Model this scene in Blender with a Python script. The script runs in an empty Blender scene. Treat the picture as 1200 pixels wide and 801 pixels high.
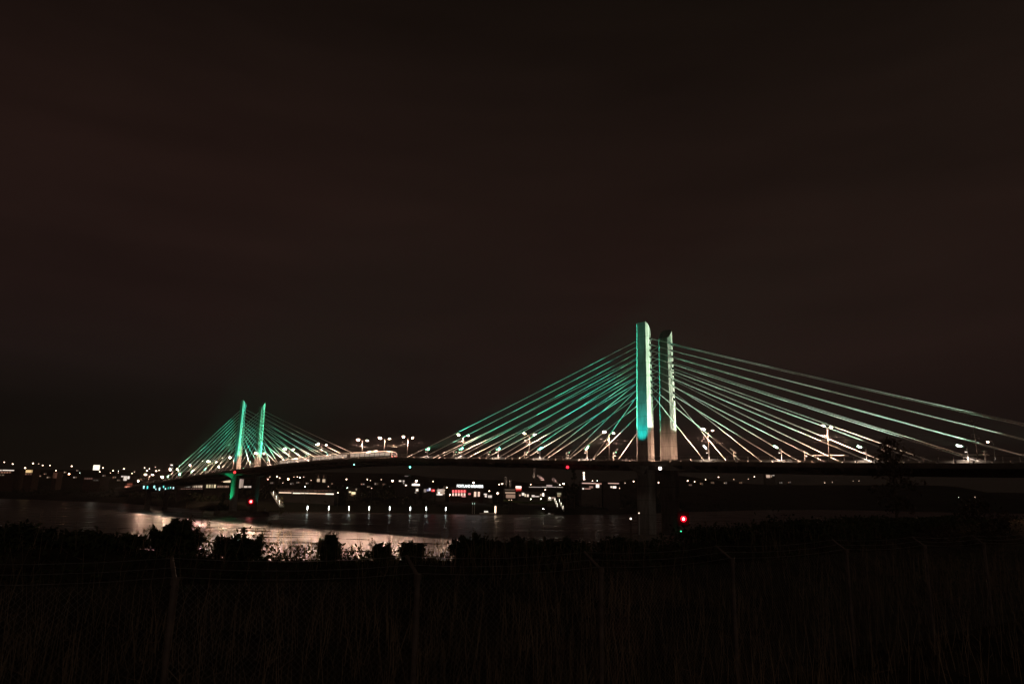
import bpy, bmesh, math, random
from mathutils import Vector, Matrix, noise
R = random.Random(7)
sc = bpy.context.scene
col = sc.collection
rad = math.radians

# ------------------------------------------------------------------ camera
F, PITCH, ROLL, H = 848.8, rad(12.29), rad(1.1165), 9.738      # focal length in px of a 1200 px wide frame
cam_d = bpy.data.cameras.new('camera')
cam_d.sensor_width = 36; cam_d.lens = F / 1200 * 36
cam_d.clip_start = .1; cam_d.clip_end = 20000
cam = bpy.data.objects.new('camera', cam_d); col.objects.link(cam)
cam.matrix_world = Matrix.Translation((0, 0, H)) @ Matrix.Rotation(rad(90) + PITCH, 4, 'X') @ Matrix.Rotation(ROLL, 4, 'Z')
sc.camera = cam

def ray(px, py):
    X, Y = px - 600, py - 400.5
    cr, sr = math.cos(ROLL), math.sin(ROLL)
    x = cr*X + sr*Y; y = -sr*X + cr*Y
    c, s = math.cos(PITCH), math.sin(PITCH)
    return Vector((x/F, c + (y/F)*s, s - (y/F)*c))
def at(px, py, D):
    d = ray(px, py); return Vector((0, 0, H)) + d*(D/d.y)
def onz(px, py, z=0.0):
    d = ray(px, py); return Vector((0, 0, H)) + d*((z - H)/d.z)

# ------------------------------------------------------------------ materials
def mat(name, base=(.5,.5,.5), rough=.7, metal=0, nscale=None, namt=.25, bump=0, emit=None, estr=0, spec=.5, aniso=None):
    m = bpy.data.materials.new(name); m.use_nodes = True
    nt = m.node_tree; b = nt.nodes['Principled BSDF']
    b.inputs['Base Color'].default_value = (*base, 1); b.inputs['Roughness'].default_value = rough
    b.inputs['Metallic'].default_value = metal
    b.inputs['Specular IOR Level'].default_value = spec
    if nscale:
        tc = nt.nodes.new('ShaderNodeTexCoord'); n = nt.nodes.new('ShaderNodeTexNoise')
        n.inputs['Scale'].default_value = nscale; n.inputs['Detail'].default_value = 5
        mp = nt.nodes.new('ShaderNodeMapping')
        if aniso: mp.inputs['Scale'].default_value = aniso
        nt.links.new(tc.outputs['Object'], mp.inputs['Vector']); nt.links.new(mp.outputs['Vector'], n.inputs['Vector'])
        r = nt.nodes.new('ShaderNodeValToRGB')
        r.color_ramp.elements[0].position = .3; r.color_ramp.elements[1].position = .7
        r.color_ramp.elements[0].color = (*[c*(1-namt) for c in base], 1)
        r.color_ramp.elements[1].color = (*[min(1, c*(1+namt)) for c in base], 1)
        nt.links.new(n.outputs['Fac'], r.inputs['Fac']); nt.links.new(r.outputs['Color'], b.inputs['Base Color'])
        if bump:
            bp = nt.nodes.new('ShaderNodeBump'); bp.inputs['Strength'].default_value = bump
            nt.links.new(n.outputs['Fac'], bp.inputs['Height']); nt.links.new(bp.outputs['Normal'], b.inputs['Normal'])
    if emit:
        b.inputs['Emission Color'].default_value = (*emit, 1); b.inputs['Emission Strength'].default_value = estr
    return m
_em = {}
def glow(c, s):
    k = (tuple(round(x,2) for x in c), s)
    if k not in _em:
        _em[k] = mat('lamp_and_lit_face_glow', (.1,.1,.1), .5, emit=c, estr=s)  # also used on lit walls and the billboard, which are no lamps
    return _em[k]
WARM = (1, .72, .50); PINKW = (1, .80, .66); WHITE = (1, .93, .84); COOL = (.85, .95, 1); ORANGE = (1, .52, .25)
RED = (1, .015, .03); GREEN = (.06, 1, .42); TEAL = (.10, 1, .78); CYAN = (.02, .85, .80)
M = {}
# concrete with formwork lifts
def concrete(name, base):
    m = mat(name, base, .8, nscale=.35, namt=.22, bump=.06, aniso=(1,1,.5))
    nt = m.node_tree; b = nt.nodes['Principled BSDF']
    src = b.inputs['Base Color'].links[0].from_socket
    tc = nt.nodes.new('ShaderNodeTexCoord'); sx = nt.nodes.new('ShaderNodeSeparateXYZ')
    nt.links.new(tc.outputs['Object'], sx.inputs[0])
    md = nt.nodes.new('ShaderNodeMath'); md.operation = 'MODULO'; md.inputs[1].default_value = 3.4
    ad = nt.nodes.new('ShaderNodeMath'); ad.operation = 'ADD'; ad.inputs[1].default_value = 340
    nt.links.new(sx.outputs[2], ad.inputs[0]); nt.links.new(ad.outputs[0], md.inputs[0])
    lt = nt.nodes.new('ShaderNodeMath'); lt.operation = 'LESS_THAN'; lt.inputs[1].default_value = .18
    nt.links.new(md.outputs[0], lt.inputs[0])
    # fine vertical streaks of weathering
    n2 = nt.nodes.new('ShaderNodeTexNoise'); n2.inputs['Scale'].default_value = 2.2; n2.inputs['Detail'].default_value = 6
    mp = nt.nodes.new('ShaderNodeMapping'); mp.inputs['Scale'].default_value = (1, 1, .18)
    nt.links.new(tc.outputs['Object'], mp.inputs['Vector']); nt.links.new(mp.outputs['Vector'], n2.inputs['Vector'])
    rr = nt.nodes.new('ShaderNodeMapRange'); rr.inputs['From Min'].default_value = .35; rr.inputs['From Max'].default_value = .7
    rr.inputs['To Min'].default_value = .75; rr.inputs['To Max'].default_value = 1.1
    nt.links.new(n2.outputs['Fac'], rr.inputs['Value'])
    sc1 = nt.nodes.new('ShaderNodeVectorMath'); sc1.operation = 'SCALE'
    nt.links.new(src, sc1.inputs[0]); nt.links.new(rr.outputs[0], sc1.inputs['Scale'])
    mx = nt.nodes.new('ShaderNodeMix'); mx.data_type = 'RGBA'
    ml = nt.nodes.new('ShaderNodeMath'); ml.operation = 'MULTIPLY'; ml.inputs[1].default_value = .45
    nt.links.new(lt.outputs[0], ml.inputs[0]); nt.links.new(ml.outputs[0], mx.inputs['Factor'])
    nt.links.new(sc1.outputs[0], mx.inputs['A']); mx.inputs['B'].default_value = (*[c*.4 for c in base], 1)
    nt.links.new(mx.outputs['Result'], b.inputs['Base Color'])
    return m
M['concrete'] = concrete('tower_concrete', (.34, .325, .295))
M['deckcon'] = mat('deck_concrete', (.035,.033,.031), .85, nscale=.6, namt=.25, bump=.05)
M['soffit'] = mat('girder_concrete', (.16,.14,.12), .85, nscale=.5, namt=.3, bump=.05)
M['asphalt'] = mat('asphalt', (.032,.032,.032), .9, nscale=3, namt=.3)
M['stay'] = mat('stay_sheath', (.78,.78,.76), .45, nscale=1.4, namt=.12)
M['steel'] = mat('galvanised_steel', (.42,.42,.41), .45, .6, nscale=4, namt=.2)
M['polesteel'] = mat('pole_steel', (.13,.12,.115), .5, .3, nscale=4, namt=.2)
M['darksteel'] = mat('dark_painted_steel', (.10,.10,.10), .5, .3, nscale=4, namt=.2)
M['railsteel'] = mat('rail_steel', (.22,.21,.20), .6, .2, nscale=4, namt=.2)
M['barrier'] = mat('barrier_concrete', (.38,.35,.31), .8, nscale=1.2, namt=.25)
M['socket'] = mat('dark_socket', (.03,.03,.03), .6)
M['trainpaint'] = mat('train_paint', (.09,.086,.082), .4, nscale=.8, namt=.06)
M['white'] = mat('white_paint', (.60,.58,.55), .35, nscale=.8, namt=.06)
M['bluepaint'] = mat('blue_paint', (.06,.10,.22), .35)
M['rubber'] = mat('rubber', (.02,.02,.02), .8)
M['glass'] = mat('dark_glass', (.03,.03,.035), .08)
M['trainwin'] = glow((1,.78,.60), .5)
M['soil'] = mat('bank_soil', (.06,.05,.035), 1, nscale=.8, namt=.5, bump=.3, spec=.0)
M['hill'] = mat('far_bank_ground', (.035,.036,.026), .95, nscale=.02, namt=.5, spec=.1)
M['post'] = mat('weathered_fence_steel', (.20,.155,.125), .7, .2, nscale=6, namt=.35)
M['wire'] = mat('fence_wire', (.30,.29,.27), .5, .6, nscale=8, namt=.3)
M['drygrass'] = mat('dry_grass', (.17,.13,.08), .9, nscale=.9, namt=.45, spec=.1)
M['stalk'] = mat('dry_stalk', (.30,.22,.14), .9, nscale=1.2, namt=.4, spec=.1)
M['leaf'] = mat('bush_leaf', (.055,.065,.03), .8, nscale=1.1, namt=.5, spec=.1)
M['leafl'] = mat('tree_leaf', (.10,.075,.05), .8, nscale=.9, namt=.5, spec=.1)
M['bark'] = mat('bark', (.10,.075,.055), .95, nscale=6, namt=.4, bump=.4)
M['farleaf'] = mat('far_foliage', (.035,.042,.022), .9, nscale=.15, namt=.5, spec=.1)
M['litleaf'] = mat('pale_foliage', (.12,.13,.06), .85, nscale=.5, namt=.4)
M['wall'] = mat('dark_wall', (.05,.045,.04), .85, nscale=.25, namt=.25)
M['nightwall'] = mat('dark_brick_wall', (.022,.02,.018), .9, nscale=.25, namt=.25, spec=.1)
M['brick'] = mat('brick_wall', (.09,.05,.04), .85, nscale=.4, namt=.3)
M['palewall'] = mat('pale_wall', (.12,.105,.09), .8, nscale=.2, namt=.15)
M['roof'] = mat('roof_sheet', (.05,.047,.045), .7, nscale=.3, namt=.3)
M['timber'] = mat('pile_timber', (.12,.09,.07), .9, nscale=2.5, namt=.4)
M['palepile'] = mat('pale_pile', (.55,.54,.50), .7, nscale=1.5, namt=.25)
M['lawn'] = mat('lawn', (.07,.10,.03), .95, nscale=.3, namt=.35)

# ------------------------------------------------------------------ mesh builder
class MB:
    def __init__(s): s.v = []; s.f = []; s.m = []; s.mi = 0
    def face(s, pts):
        b = len(s.v); s.v += [tuple(p) for p in pts]; s.f.append(tuple(range(b, b+len(pts)))); s.m.append(s.mi)
    def hexa(s, c):       # 8 corners: bottom 0-3 ccw, top 4-7
        b = len(s.v); s.v += [tuple(p) for p in c]
        for q in ((3,2,1,0),(4,5,6,7),(0,1,5,4),(1,2,6,5),(2,3,7,6),(3,0,4,7)):
            s.f.append(tuple(b+i for i in q)); s.m.append(s.mi)
        return s
    def box(s, c, sx, sy, sz, ax=None, ay=None):     # centre, full sizes, axes
        c = Vector(c); ax = Vector(ax or (1,0,0)).normalized(); ay = Vector(ay or (0,1,0)).normalized(); az = ax.cross(ay)
        p = lambda i,j,k: c + ax*(i*sx/2) + ay*(j*sy/2) + az*(k*sz/2)
        return s.hexa([p(-1,-1,-1),p(1,-1,-1),p(1,1,-1),p(-1,1,-1),p(-1,-1,1),p(1,-1,1),p(1,1,1),p(-1,1,1)])
    def beam(s, a, b, w, h):                          # box bar from a to b
        a = Vector(a); b = Vector(b); d = b-a
        up = Vector((0,0,1)) if abs(d.normalized().z) < .95 else Vector((0,1,0))
        sd = d.cross(up).normalized(); 
        return s.box((a+b)/2, d.length, w, h, d, -sd)
    def tube(s, pts, rs, n=8, cap=True):
        pts = [Vector(p) for p in pts]
        if not isinstance(rs, (list, tuple)): rs = [rs]*len(pts)
        b = len(s.v); prev = None
        for i, p in enumerate(pts):
            d = (pts[min(i+1,len(pts)-1)] - pts[max(i-1,0)]).normalized()
            if prev is None:
                u = d.cross(Vector((0,0,1)) if abs(d.z) < .9 else Vector((1,0,0))).normalized()
            else:
                u = (prev - d*prev.dot(d)).normalized()
            prev = u; w = d.cross(u)
            for k in range(n):
                a = 2*math.pi*k/n; s.v.append(tuple(p + (u*math.cos(a)+w*math.sin(a))*rs[i]))
        for i in range(len(pts)-1):
            for k in range(n):
                s.f.append((b+i*n+k, b+i*n+(k+1)%n, b+(i+1)*n+(k+1)%n, b+(i+1)*n+k)); s.m.append(s.mi)
        if cap:
            s.f.append(tuple(b+k for k in reversed(range(n)))); s.m.append(s.mi)
            e = b+(len(pts)-1)*n; s.f.append(tuple(e+k for k in range(n))); s.m.append(s.mi)
        return s
    def ball(s, c, r, nu=8, nv=5, sz=1.0):
        c = Vector(c); b = len(s.v)
        s.v.append(tuple(c+Vector((0,0,r*sz))))
        for i in range(1, nv):
            th = math.pi*i/nv
            for k in range(nu):
                a = 2*math.pi*k/nu; s.v.append(tuple(c+Vector((r*math.sin(th)*math.cos(a), r*math.sin(th)*math.sin(a), r*sz*math.cos(th)))))
        s.v.append(tuple(c-Vector((0,0,r*sz)))); e = len(s.v)-1
        for k in range(nu):
            s.f.append((b, b+1+k, b+1+(k+1)%nu)); s.m.append(s.mi)
            s.f.append((e, b+1+(nv-2)*nu+(k+1)%nu, b+1+(nv-2)*nu+k)); s.m.append(s.mi)
        for i in range(nv-2):
            for k in range(nu):
                a0 = b+1+i*nu; a1 = a0+nu
                s.f.append((a0+k, a1+k, a1+(k+1)%nu, a0+(k+1)%nu)); s.m.append(s.mi)
        return s
    def loft(s, rings, cap=True):
        n = len(rings[0]); b = len(s.v)
        for r in rings: s.v += [tuple(p) for p in r]
        for i in range(len(rings)-1):
            for k in range(n):
                s.f.append((b+i*n+k, b+i*n+(k+1)%n, b+(i+1)*n+(k+1)%n, b+(i+1)*n+k)); s.m.append(s.mi)
        if cap:
            s.f.append(tuple(b+k for k in reversed(range(n)))); s.m.append(s.mi)
            e = b+(len(rings)-1)*n; s.f.append(tuple(e+k for k in range(n))); s.m.append(s.mi)
        return s
    def build(s, name, ms, parent=None, smooth=False, fix=False):
        me = bpy.data.meshes.new(name); o = None
        off = Vector((0,0,0))
        if parent is not None: off = parent.location
        me.from_pydata([tuple(Vector(v)-off) for v in s.v] if off.length else s.v, [], s.f)
        for m in (ms if isinstance(ms, (list, tuple)) else [ms]): me.materials.append(m)
        if any(s.m): me.polygons.foreach_set('material_index', s.m)
        if smooth: me.polygons.foreach_set('use_smooth', [True]*len(me.polygons))
        if fix:
            bm = bmesh.new(); bm.from_mesh(me); bmesh.ops.recalc_face_normals(bm, faces=bm.faces); bm.to_mesh(me); bm.free()
        me.update()
        o = bpy.data.objects.new(name, me); col.objects.link(o)
        if parent is not None: o.parent = parent      # parts of sub-parents use their own built-in offsets
        return o
def tag(o, label=None, cat=None, group=None, kind=None):
    if label: o['label'] = label
    if cat: o['category'] = cat
    if group: o['group'] = group
    if kind: o['kind'] = kind
    return o
def thing(name, label, cat, loc=(0,0,0), group=None):
    o = bpy.data.objects.new(name, None); col.objects.link(o); o.location = loc; o.empty_display_size = .5
    return tag(o, label, cat, group)
def sub(o, parent_part):        # make o (built at the same origin) a sub-part
    o.parent = parent_part; o.location = (0,0,0); return o
def copy_tree(o, parent=None):
    c = o.copy(); col.objects.link(c)
    if parent is not None: c.parent = parent
    for ch in list(o.children): copy_tree(ch, c)
    return c
def light(kind, loc, power, color, target=None, angle=60, blend=.2, size=.2, parent=None):
    d = bpy.data.lights.new('flood_beam', kind); d.energy = power; d.color = color
    d.shadow_soft_size = size
    o = bpy.data.objects.new('flood_beam', d); col.objects.link(o); o.location = loc
    if kind == 'SPOT':
        d.spot_size = rad(angle); d.spot_blend = blend
    if target is not None:
        o.rotation_euler = (Vector(target)-Vector(loc)).to_track_quat('-Z', 'Y').to_euler()
    if parent is not None:
        o.parent = parent; o.location = Vector(loc) - parent.location
    return o

# ------------------------------------------------------------------ world: overcast city night
w = bpy.data.worlds.new('World'); sc.world = w; w.use_nodes = True
nt = w.node_tree; nt.nodes.clear()
out = nt.nodes.new('ShaderNodeOutputWorld')
tc = nt.nodes.new('ShaderNodeTexCoord'); sx = nt.nodes.new('ShaderNodeSeparateXYZ'); nt.links.new(tc.outputs['Generated'], sx.inputs[0])
ramp = nt.nodes.new('ShaderNodeValToRGB')
cr = ramp.color_ramp
stops = [(0.0, (.0042,.0028,.0019)), (.05, (.0054,.0034,.0024)), (.11, (.0100,.0057,.0046)), (.20, (.0142,.0070,.0055)), (.36, (.0150,.0072,.0054)), (.52, (.0098,.0053,.0038)), (.66, (.0052,.0033,.0021)), (1, (.003,.0021,.0015))]
cr.elements[0].position = 0; cr.elements[0].color = (*stops[0][1], 1); cr.elements[1].position = 1; cr.elements[1].color = (*stops[-1][1], 1)
for p, c in stops[1:-1]:
    e = cr.elements.new(p); e.color = (*c, 1)
mp = nt.nodes.new('ShaderNodeMapping'); mp.inputs['Scale'].default_value = (1.6, 1.6, 9)
nz = nt.nodes.new('ShaderNodeTexNoise'); nz.inputs['Scale'].default_value = 1.5; nz.inputs['Detail'].default_value = 6; nz.inputs['Roughness'].default_value = .55
nt.links.new(tc.outputs['Generated'], mp.inputs['Vector']); nt.links.new(mp.outputs['Vector'], nz.inputs['Vector'])
# clouds bend the height at which the glow is looked up, and lighten or darken it
mr = nt.nodes.new('ShaderNodeMapRange'); mr.inputs['From Min'].default_value = .3; mr.inputs['From Max'].default_value = .7
mr.inputs['To Min'].default_value = .84; mr.inputs['To Max'].default_value = 1.16
nt.links.new(nz.outputs['Fac'], mr.inputs['Value'])
# the glow of the city is stronger to the east of the bridge (+x)
gx = nt.nodes.new('ShaderNodeMapRange'); gx.inputs['From Min'].default_value = -.55; gx.inputs['From Max'].default_value = .25
gx.inputs['To Min'].default_value = -.045; gx.inputs['To Max'].default_value = .02
nt.links.new(sx.outputs[0], gx.inputs['Value'])
ad = nt.nodes.new('ShaderNodeMath'); ad.operation = 'ADD'; nt.links.new(sx.outputs[2], ad.inputs[0]); nt.links.new(gx.outputs[0], ad.inputs[1])
nt.links.new(ad.outputs[0], ramp.inputs['Fac'])
vm = nt.nodes.new('ShaderNodeVectorMath'); vm.operation = 'SCALE'; nt.links.new(ramp.outputs['Color'], vm.inputs[0]); nt.links.new(mr.outputs[0], vm.inputs['Scale'])
bg = nt.nodes.new('ShaderNodeBackground'); nt.links.new(vm.outputs[0], bg.inputs['Color']); bg.inputs['Strength'].default_value = 1.0
sky = nt.nodes.new('ShaderNodeTexSky'); sky.sky_type = 'NISHITA'; sky.sun_disc = False; sky.sun_elevation = rad(25); sky.sun_rotation = rad(160)
bg2 = nt.nodes.new('ShaderNodeBackground'); nt.links.new(sky.outputs[0], bg2.inputs['Color']); bg2.inputs['Strength'].default_value = .00012
ads = nt.nodes.new('ShaderNodeAddShader'); nt.links.new(bg.outputs[0], ads.inputs[0]); nt.links.new(bg2.outputs[0], ads.inputs[1])
nt.links.new(ads.outputs[0], out.inputs['Surface'])
# added fill: a faint sun from behind the camera to show the dark foreground
sd = bpy.data.lights.new('foreground_fill', 'SUN'); sd.energy = .065; sd.angle = rad(6); sd.color = (1, .80, .66)
so = bpy.data.objects.new('foreground_fill', sd); col.objects.link(so); so.rotation_euler = (rad(65), 0, rad(20))

# ------------------------------------------------------------------ bridge frame
N = Vector((37.04, 184.41, 0)); U = Vector((-.6912, .7226, 0)); Q = Vector((-.7226, -.6912, 0))   # along to the far tower, across towards the camera
SPAN = 238.0
ZT = [-230, -120, -79.5, -52.5, -21.5, 0, 27.4, 60, 97.9, 138, 178.8, 210, 248.6, 304.6, 344.7, 420]
ZV = [16.0, 16.5, 17.0, 17.63, 18.55, 19.2, 20.1, 21.35, 22.6, 23.05, 22.25, 21.25, 19.75, 16.75, 14.4, 9.8]
def zd(t):
    n = len(ZT)
    if t <= ZT[0]: return ZV[0]
    if t >= ZT[-1]: return ZV[-1]
    i = max(k for k in range(n) if ZT[k] <= t); i = min(i, n-2)
    def slope(k):
        k0 = max(k-1, 0); k1 = min(k+1, n-1); return (ZV[k1]-ZV[k0])/(ZT[k1]-ZT[k0])
    h = ZT[i+1]-ZT[i]; x = (t-ZT[i])/h
    return (2*x**3-3*x*x+1)*ZV[i] + (x**3-2*x*x+x)*h*slope(i) + (-2*x**3+3*x*x)*ZV[i+1] + (x**3-x*x)*h*slope(i+1)
def W(t, o, z): p = N + U*t + Q*o; return Vector((p.x, p.y, z))
def D(t, o, dz=0): return W(t, o, zd(t)+dz)
def t_of(px, py, o):
    d = ray(px, py); L = (o + Q.dot(N))/Q.dot(Vector((d.x, d.y, 0)))
    P = Vector((0,0,H)) + d*L
    return U.dot(Vector((P.x, P.y, 0)) - N), P
HALF = 11.5; SO = 5.0            # half deck width, offset of the stay planes
TA, TB = -200, 400
def strip(mb, prof, step=6.0, t0=TA, t1=TB):      # sweep a closed (o, dz) profile along the deck
    n = int((t1-t0)/step); rings = []
    for i in range(n+1):
        t = t0 + (t1-t0)*i/n; rings.append([D(t, o, dz) for o, dz in prof])
    mb.loft(rings)

bridge = thing('cable_stayed_bridge', 'long cable stayed bridge lit green with two pairs of tall concrete towers over the river', 'bridge')
mb = MB(); strip(mb, [(-HALF,-.30),(-HALF,0),(HALF,0),(HALF,-.30),(6.2,-.55),(-6.2,-.55)]); mb.build('deck', M['deckcon'], bridge, fix=True)
for s in (1, -1):
    mb = MB(); strip(mb, [(s*5.2-.75,-1.65),(s*5.2-.75,-.56),(s*5.2+.75,-.56),(s*5.2+.75,-1.65)]); mb.build('girder', M['soffit'], bridge, fix=True)
    mb = MB(); strip(mb, [(s*HALF-.12,-.75),(s*HALF-.12,.18),(s*HALF+.12,.18),(s*HALF+.12,-.75)]); mb.build('edge_fascia', M['soffit'], bridge, fix=True)
mb = MB()
t = TA+3
while t < TB:
    if min(abs(t), abs(t-SPAN)) > 3:
        c = [D(t-.2,-HALF+.2,-.7), D(t+.2,-HALF+.2,-.7), D(t+.2,HALF-.2,-.7), D(t-.2,HALF-.2,-.7)]
        a = [D(t-.2,-5.9,-1.4), D(t+.2,-5.9,-1.4), D(t+.2,5.9,-1.4), D(t-.2,5.9,-1.4)]
        mb.hexa([a[0],a[1],a[2],a[3],D(t-.2,-HALF+.2,-.31),D(t+.2,-HALF+.2,-.31),D(t+.2,HALF-.2,-.31),D(t-.2,HALF-.2,-.31)])
    t += 4.65
o = mb.build('floor_beam', M['soffit'], bridge, fix=True); o['kind'] = 'stuff'
mb = MB()
for s in (1, -1):
    strip(mb, [(s*2.3-1.55,.02),(s*2.3-1.55,.09),(s*2.3+1.55,.09),(s*2.3+1.55,.02)])
mb.build('track_slab', M['asphalt'], bridge, fix=True)
mb = MB()
for s in (1, -1):
    for g in (-.72, .72):
        strip(mb, [(s*2.3+g-.04,.091),(s*2.3+g-.04,.16),(s*2.3+g+.04,.16),(s*2.3+g+.04,.091)])
mb.build('track_rail', M['railsteel'], bridge, fix=True)
# walkway railings and the broken concrete barrier
for s in (1, -1):
    mb = MB(); o = s*(HALF-.15)
    strip(mb, [(o-.05,1.30),(o-.05,1.40),(o+.05,1.40),(o+.05,1.30)], 4)
    strip(mb, [(o-.025,.25),(o-.025,.31),(o+.025,.31),(o+.025,.25)], 4)
    for h in (.52,.72,.92,1.12): strip(mb, [(o-.010,h),(o-.010,h+.02),(o+.010,h+.02),(o+.010,h)], 8)
    t = TA+1
    while t < TB:
        mb.beam(D(t,o,0), D(t,o,1.31), .09, .06); t += 2.4
    mb.build('railing', M['railsteel'], bridge, fix=True)
    mb = MB(); t = TA+1; o = s*6.15
    while t < TB:
        if min(abs(t+1.15), abs(t+1.15-SPAN)) > 4.6:
            mb.hexa([D(t,o-.25,.0),D(t+2.3,o-.25,.0),D(t+2.3,o+.25,.0),D(t,o+.25,.0),D(t,o-.12,.82),D(t+2.3,o-.12,.82),D(t+2.3,o+.12,.82),D(t,o+.12,.82)])
        t += 2.85
    b = mb.build('barrier', M['barrier'], bridge, fix=True); b['kind'] = 'stuff'
    mb = MB(); o = s*5.75
    strip(mb, [(o-.03,.95),(o-.03,1.03),(o+.03,1.03),(o+.03,.95)], 4)
    t = TA+1
    while t < TB:
        mb.beam(D(t,o,0), D(t,o,1.0), .07, .07); t += 2.85
    mb.build('guard_rail', M['railsteel'], bridge, fix=True)

# towers: chamfered shafts that taper upwards, chisel tops falling inwards
def ring(tc, o_c, L, T, z, ch, s, dz_in=0):
    # plan octagon: long side along the bridge; outer side is s
    hl, ht = L/2, T/2
    pts = [(-hl,-ht+ch),(-hl,ht-ch),(-hl+ch*1.15,ht),(hl-ch*1.15,ht),(hl,ht-ch),(hl,-ht+ch),(hl-ch*1.2,-ht),(-hl+ch*1.2,-ht)]
    r = []
    for a, b in pts:
        f = (b+ht)/T if dz_in else 1        # 1 on the outer side
        r.append(W(tc+a, o_c + s*b, z - dz_in*(1-f)))
    return r if s > 0 else r[::-1]
TOPZ = 54.9
STAY_T = [17.0 + 9.25*k for k in range(10)]
STAY_Z = [36.4 + 1.57*k for k in range(10)]
def shaft_dims(z):
    f = min(max((z-15)/40, 0), 1)
    return 4.5 - 1.0*f, 2.5 - .65*f
LAB = {(0,1): 'near shaft of the closer tower pair, bright green front with teal patch', (0,-1): 'rear shaft of the closer tower pair, its broad face dark',
       (1,1): 'left shaft of the distant tower pair, green down to the water', (1,-1): 'right shaft of the distant tower pair, green edge'}
for ti, tt in enumerate((0.0, SPAN)):
    for s in (1, -1):
        mb = MB(); rings = []
        for z in (-6, 14, 24, 36, 46, TOPZ):
            L, T = shaft_dims(z); ch = .52 - .10*min(max((z-15)/40,0),1)
            rings.append(ring(tt, s*(SO+(-.25 if s > 0 else .35)-.006*max(z-19,0)*1.0), L, T, z, ch, s, 2.6 if z == TOPZ else 0))
        mb.loft(rings)
        sh = mb.build('tower_shaft', M['concrete'], bridge, fix=True); sh['label'] = LAB[(ti, s)]
        for k in range(10):
            for e in (1, -1):
                L, T = shaft_dims(STAY_Z[k]); zc = STAY_Z[k] - .15
                slope = (STAY_Z[k]-zd(tt+e*STAY_T[k])-1)/(STAY_T[k]-1.9)
                dv = Vector((U.x*e, U.y*e, -slope)).normalized()
                oc = s*(SO+(-.25 if s > 0 else .35)-.006*max(STAY_Z[k]-19,0))
                p = W(tt+e*(L/2-.25), oc, STAY_Z[k]+.05)
                mb = MB(); mb.tube([p, p+dv*.95], .26, 8)
                sub(mb.build('stay_socket', M['socket'], None), sh)
        # corbel under the deck, pile cap at the water
        mb = MB()
        a = W(tt,s*(SO+1.85),0); 
        zt = zd(tt)-.78
        mb.hexa([W(tt-.25,s*6.5,zt-2.4),W(tt+.25,s*6.5,zt-2.4),W(tt+.25,s*7.2,zt-1.6),W(tt-.25,s*7.2,zt-1.6),
                 W(tt-2.0,s*6.5,zt),W(tt+2.0,s*6.5,zt),W(tt+2.0,s*9.6,zt),W(tt-2.0,s*9.6,zt)])
        mb.build('corbel', M['barrier'], bridge, fix=True)
    mb = MB(); rg = []
    for z, g in ((-6,0),(1.2,0),(2.3,-.8)):
        pts = [(-6-g,-9),( -3,-12.5-g),(3,-12.5-g),(6+g,-9),(6+g,9),(3,12.5+g),(-3,12.5+g),(-6-g,9)]
        rg.append([W(tt+a,b,z) for a,b in pts])
    mb.loft(rg); mb.build('pile_cap', M['soffit'], bridge, fix=True)
    mb = MB(); mb.hexa([D(tt-1.2,-6.2,-2.6),D(tt+1.2,-6.2,-2.6),D(tt+1.2,6.2,-2.6),D(tt-1.2,6.2,-2.6),D(tt-1.2,-6.2,-.56),D(tt+1.2,-6.2,-.56),D(tt+1.2,6.2,-.56),D(tt-1.2,6.2,-.56)])
    mb.build('cross_beam', M['soffit'], bridge, fix=True)
for tt in (-119, SPAN+119):
    for s in (1, -1):
        mb = MB(); mb.hexa([W(tt-1,s*5-1.3,-4),W(tt+1,s*5-1.3,-4),W(tt+1,s*5+1.3,-4),W(tt-1,s*5+1.3,-4),D(tt-1,s*5-1.3,-1.66),D(tt+1,s*5-1.3,-1.66),D(tt+1,s*5+1.3,-1.66),D(tt-1,s*5+1.3,-1.66)])
        mb.build('end_pier', M['soffit'], bridge, fix=True)
# stays
for tt in (0.0, SPAN):
    for s in (1, -1):
        for e in (1, -1):
            for k in range(10):
                L, T = shaft_dims(STAY_Z[k])
                oc = s*(SO+(-.25 if s > 0 else .35)-.006*max(STAY_Z[k]-19,0))
                a = W(tt+e*(L/2+.1), oc, STAY_Z[k]); b = D(tt+e*STAY_T[k], s*(SO+.3), .45)
                sag = .012*(b-a).length**1.15/4
                pts = []
                for i in range(9):
                    f = i/8; p = a.lerp(b, f); p.z -= sag*4*f*(1-f)*.5; pts.append(p)
                mb = MB(); mb.tube(pts, .10 if k < 4 else .112, 8); 
                c = mb.build('stay_cable', M['stay'], bridge, smooth=True)
                # collar pipe where the stay meets the deck
                d = (pts[-2]-b).normalized()
                mb = MB(); mb.tube([b-d*.2, b+d*1.3], .15, 8); sub(mb.build('guide_pipe', M['stay'], None, smooth=True), c)

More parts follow.
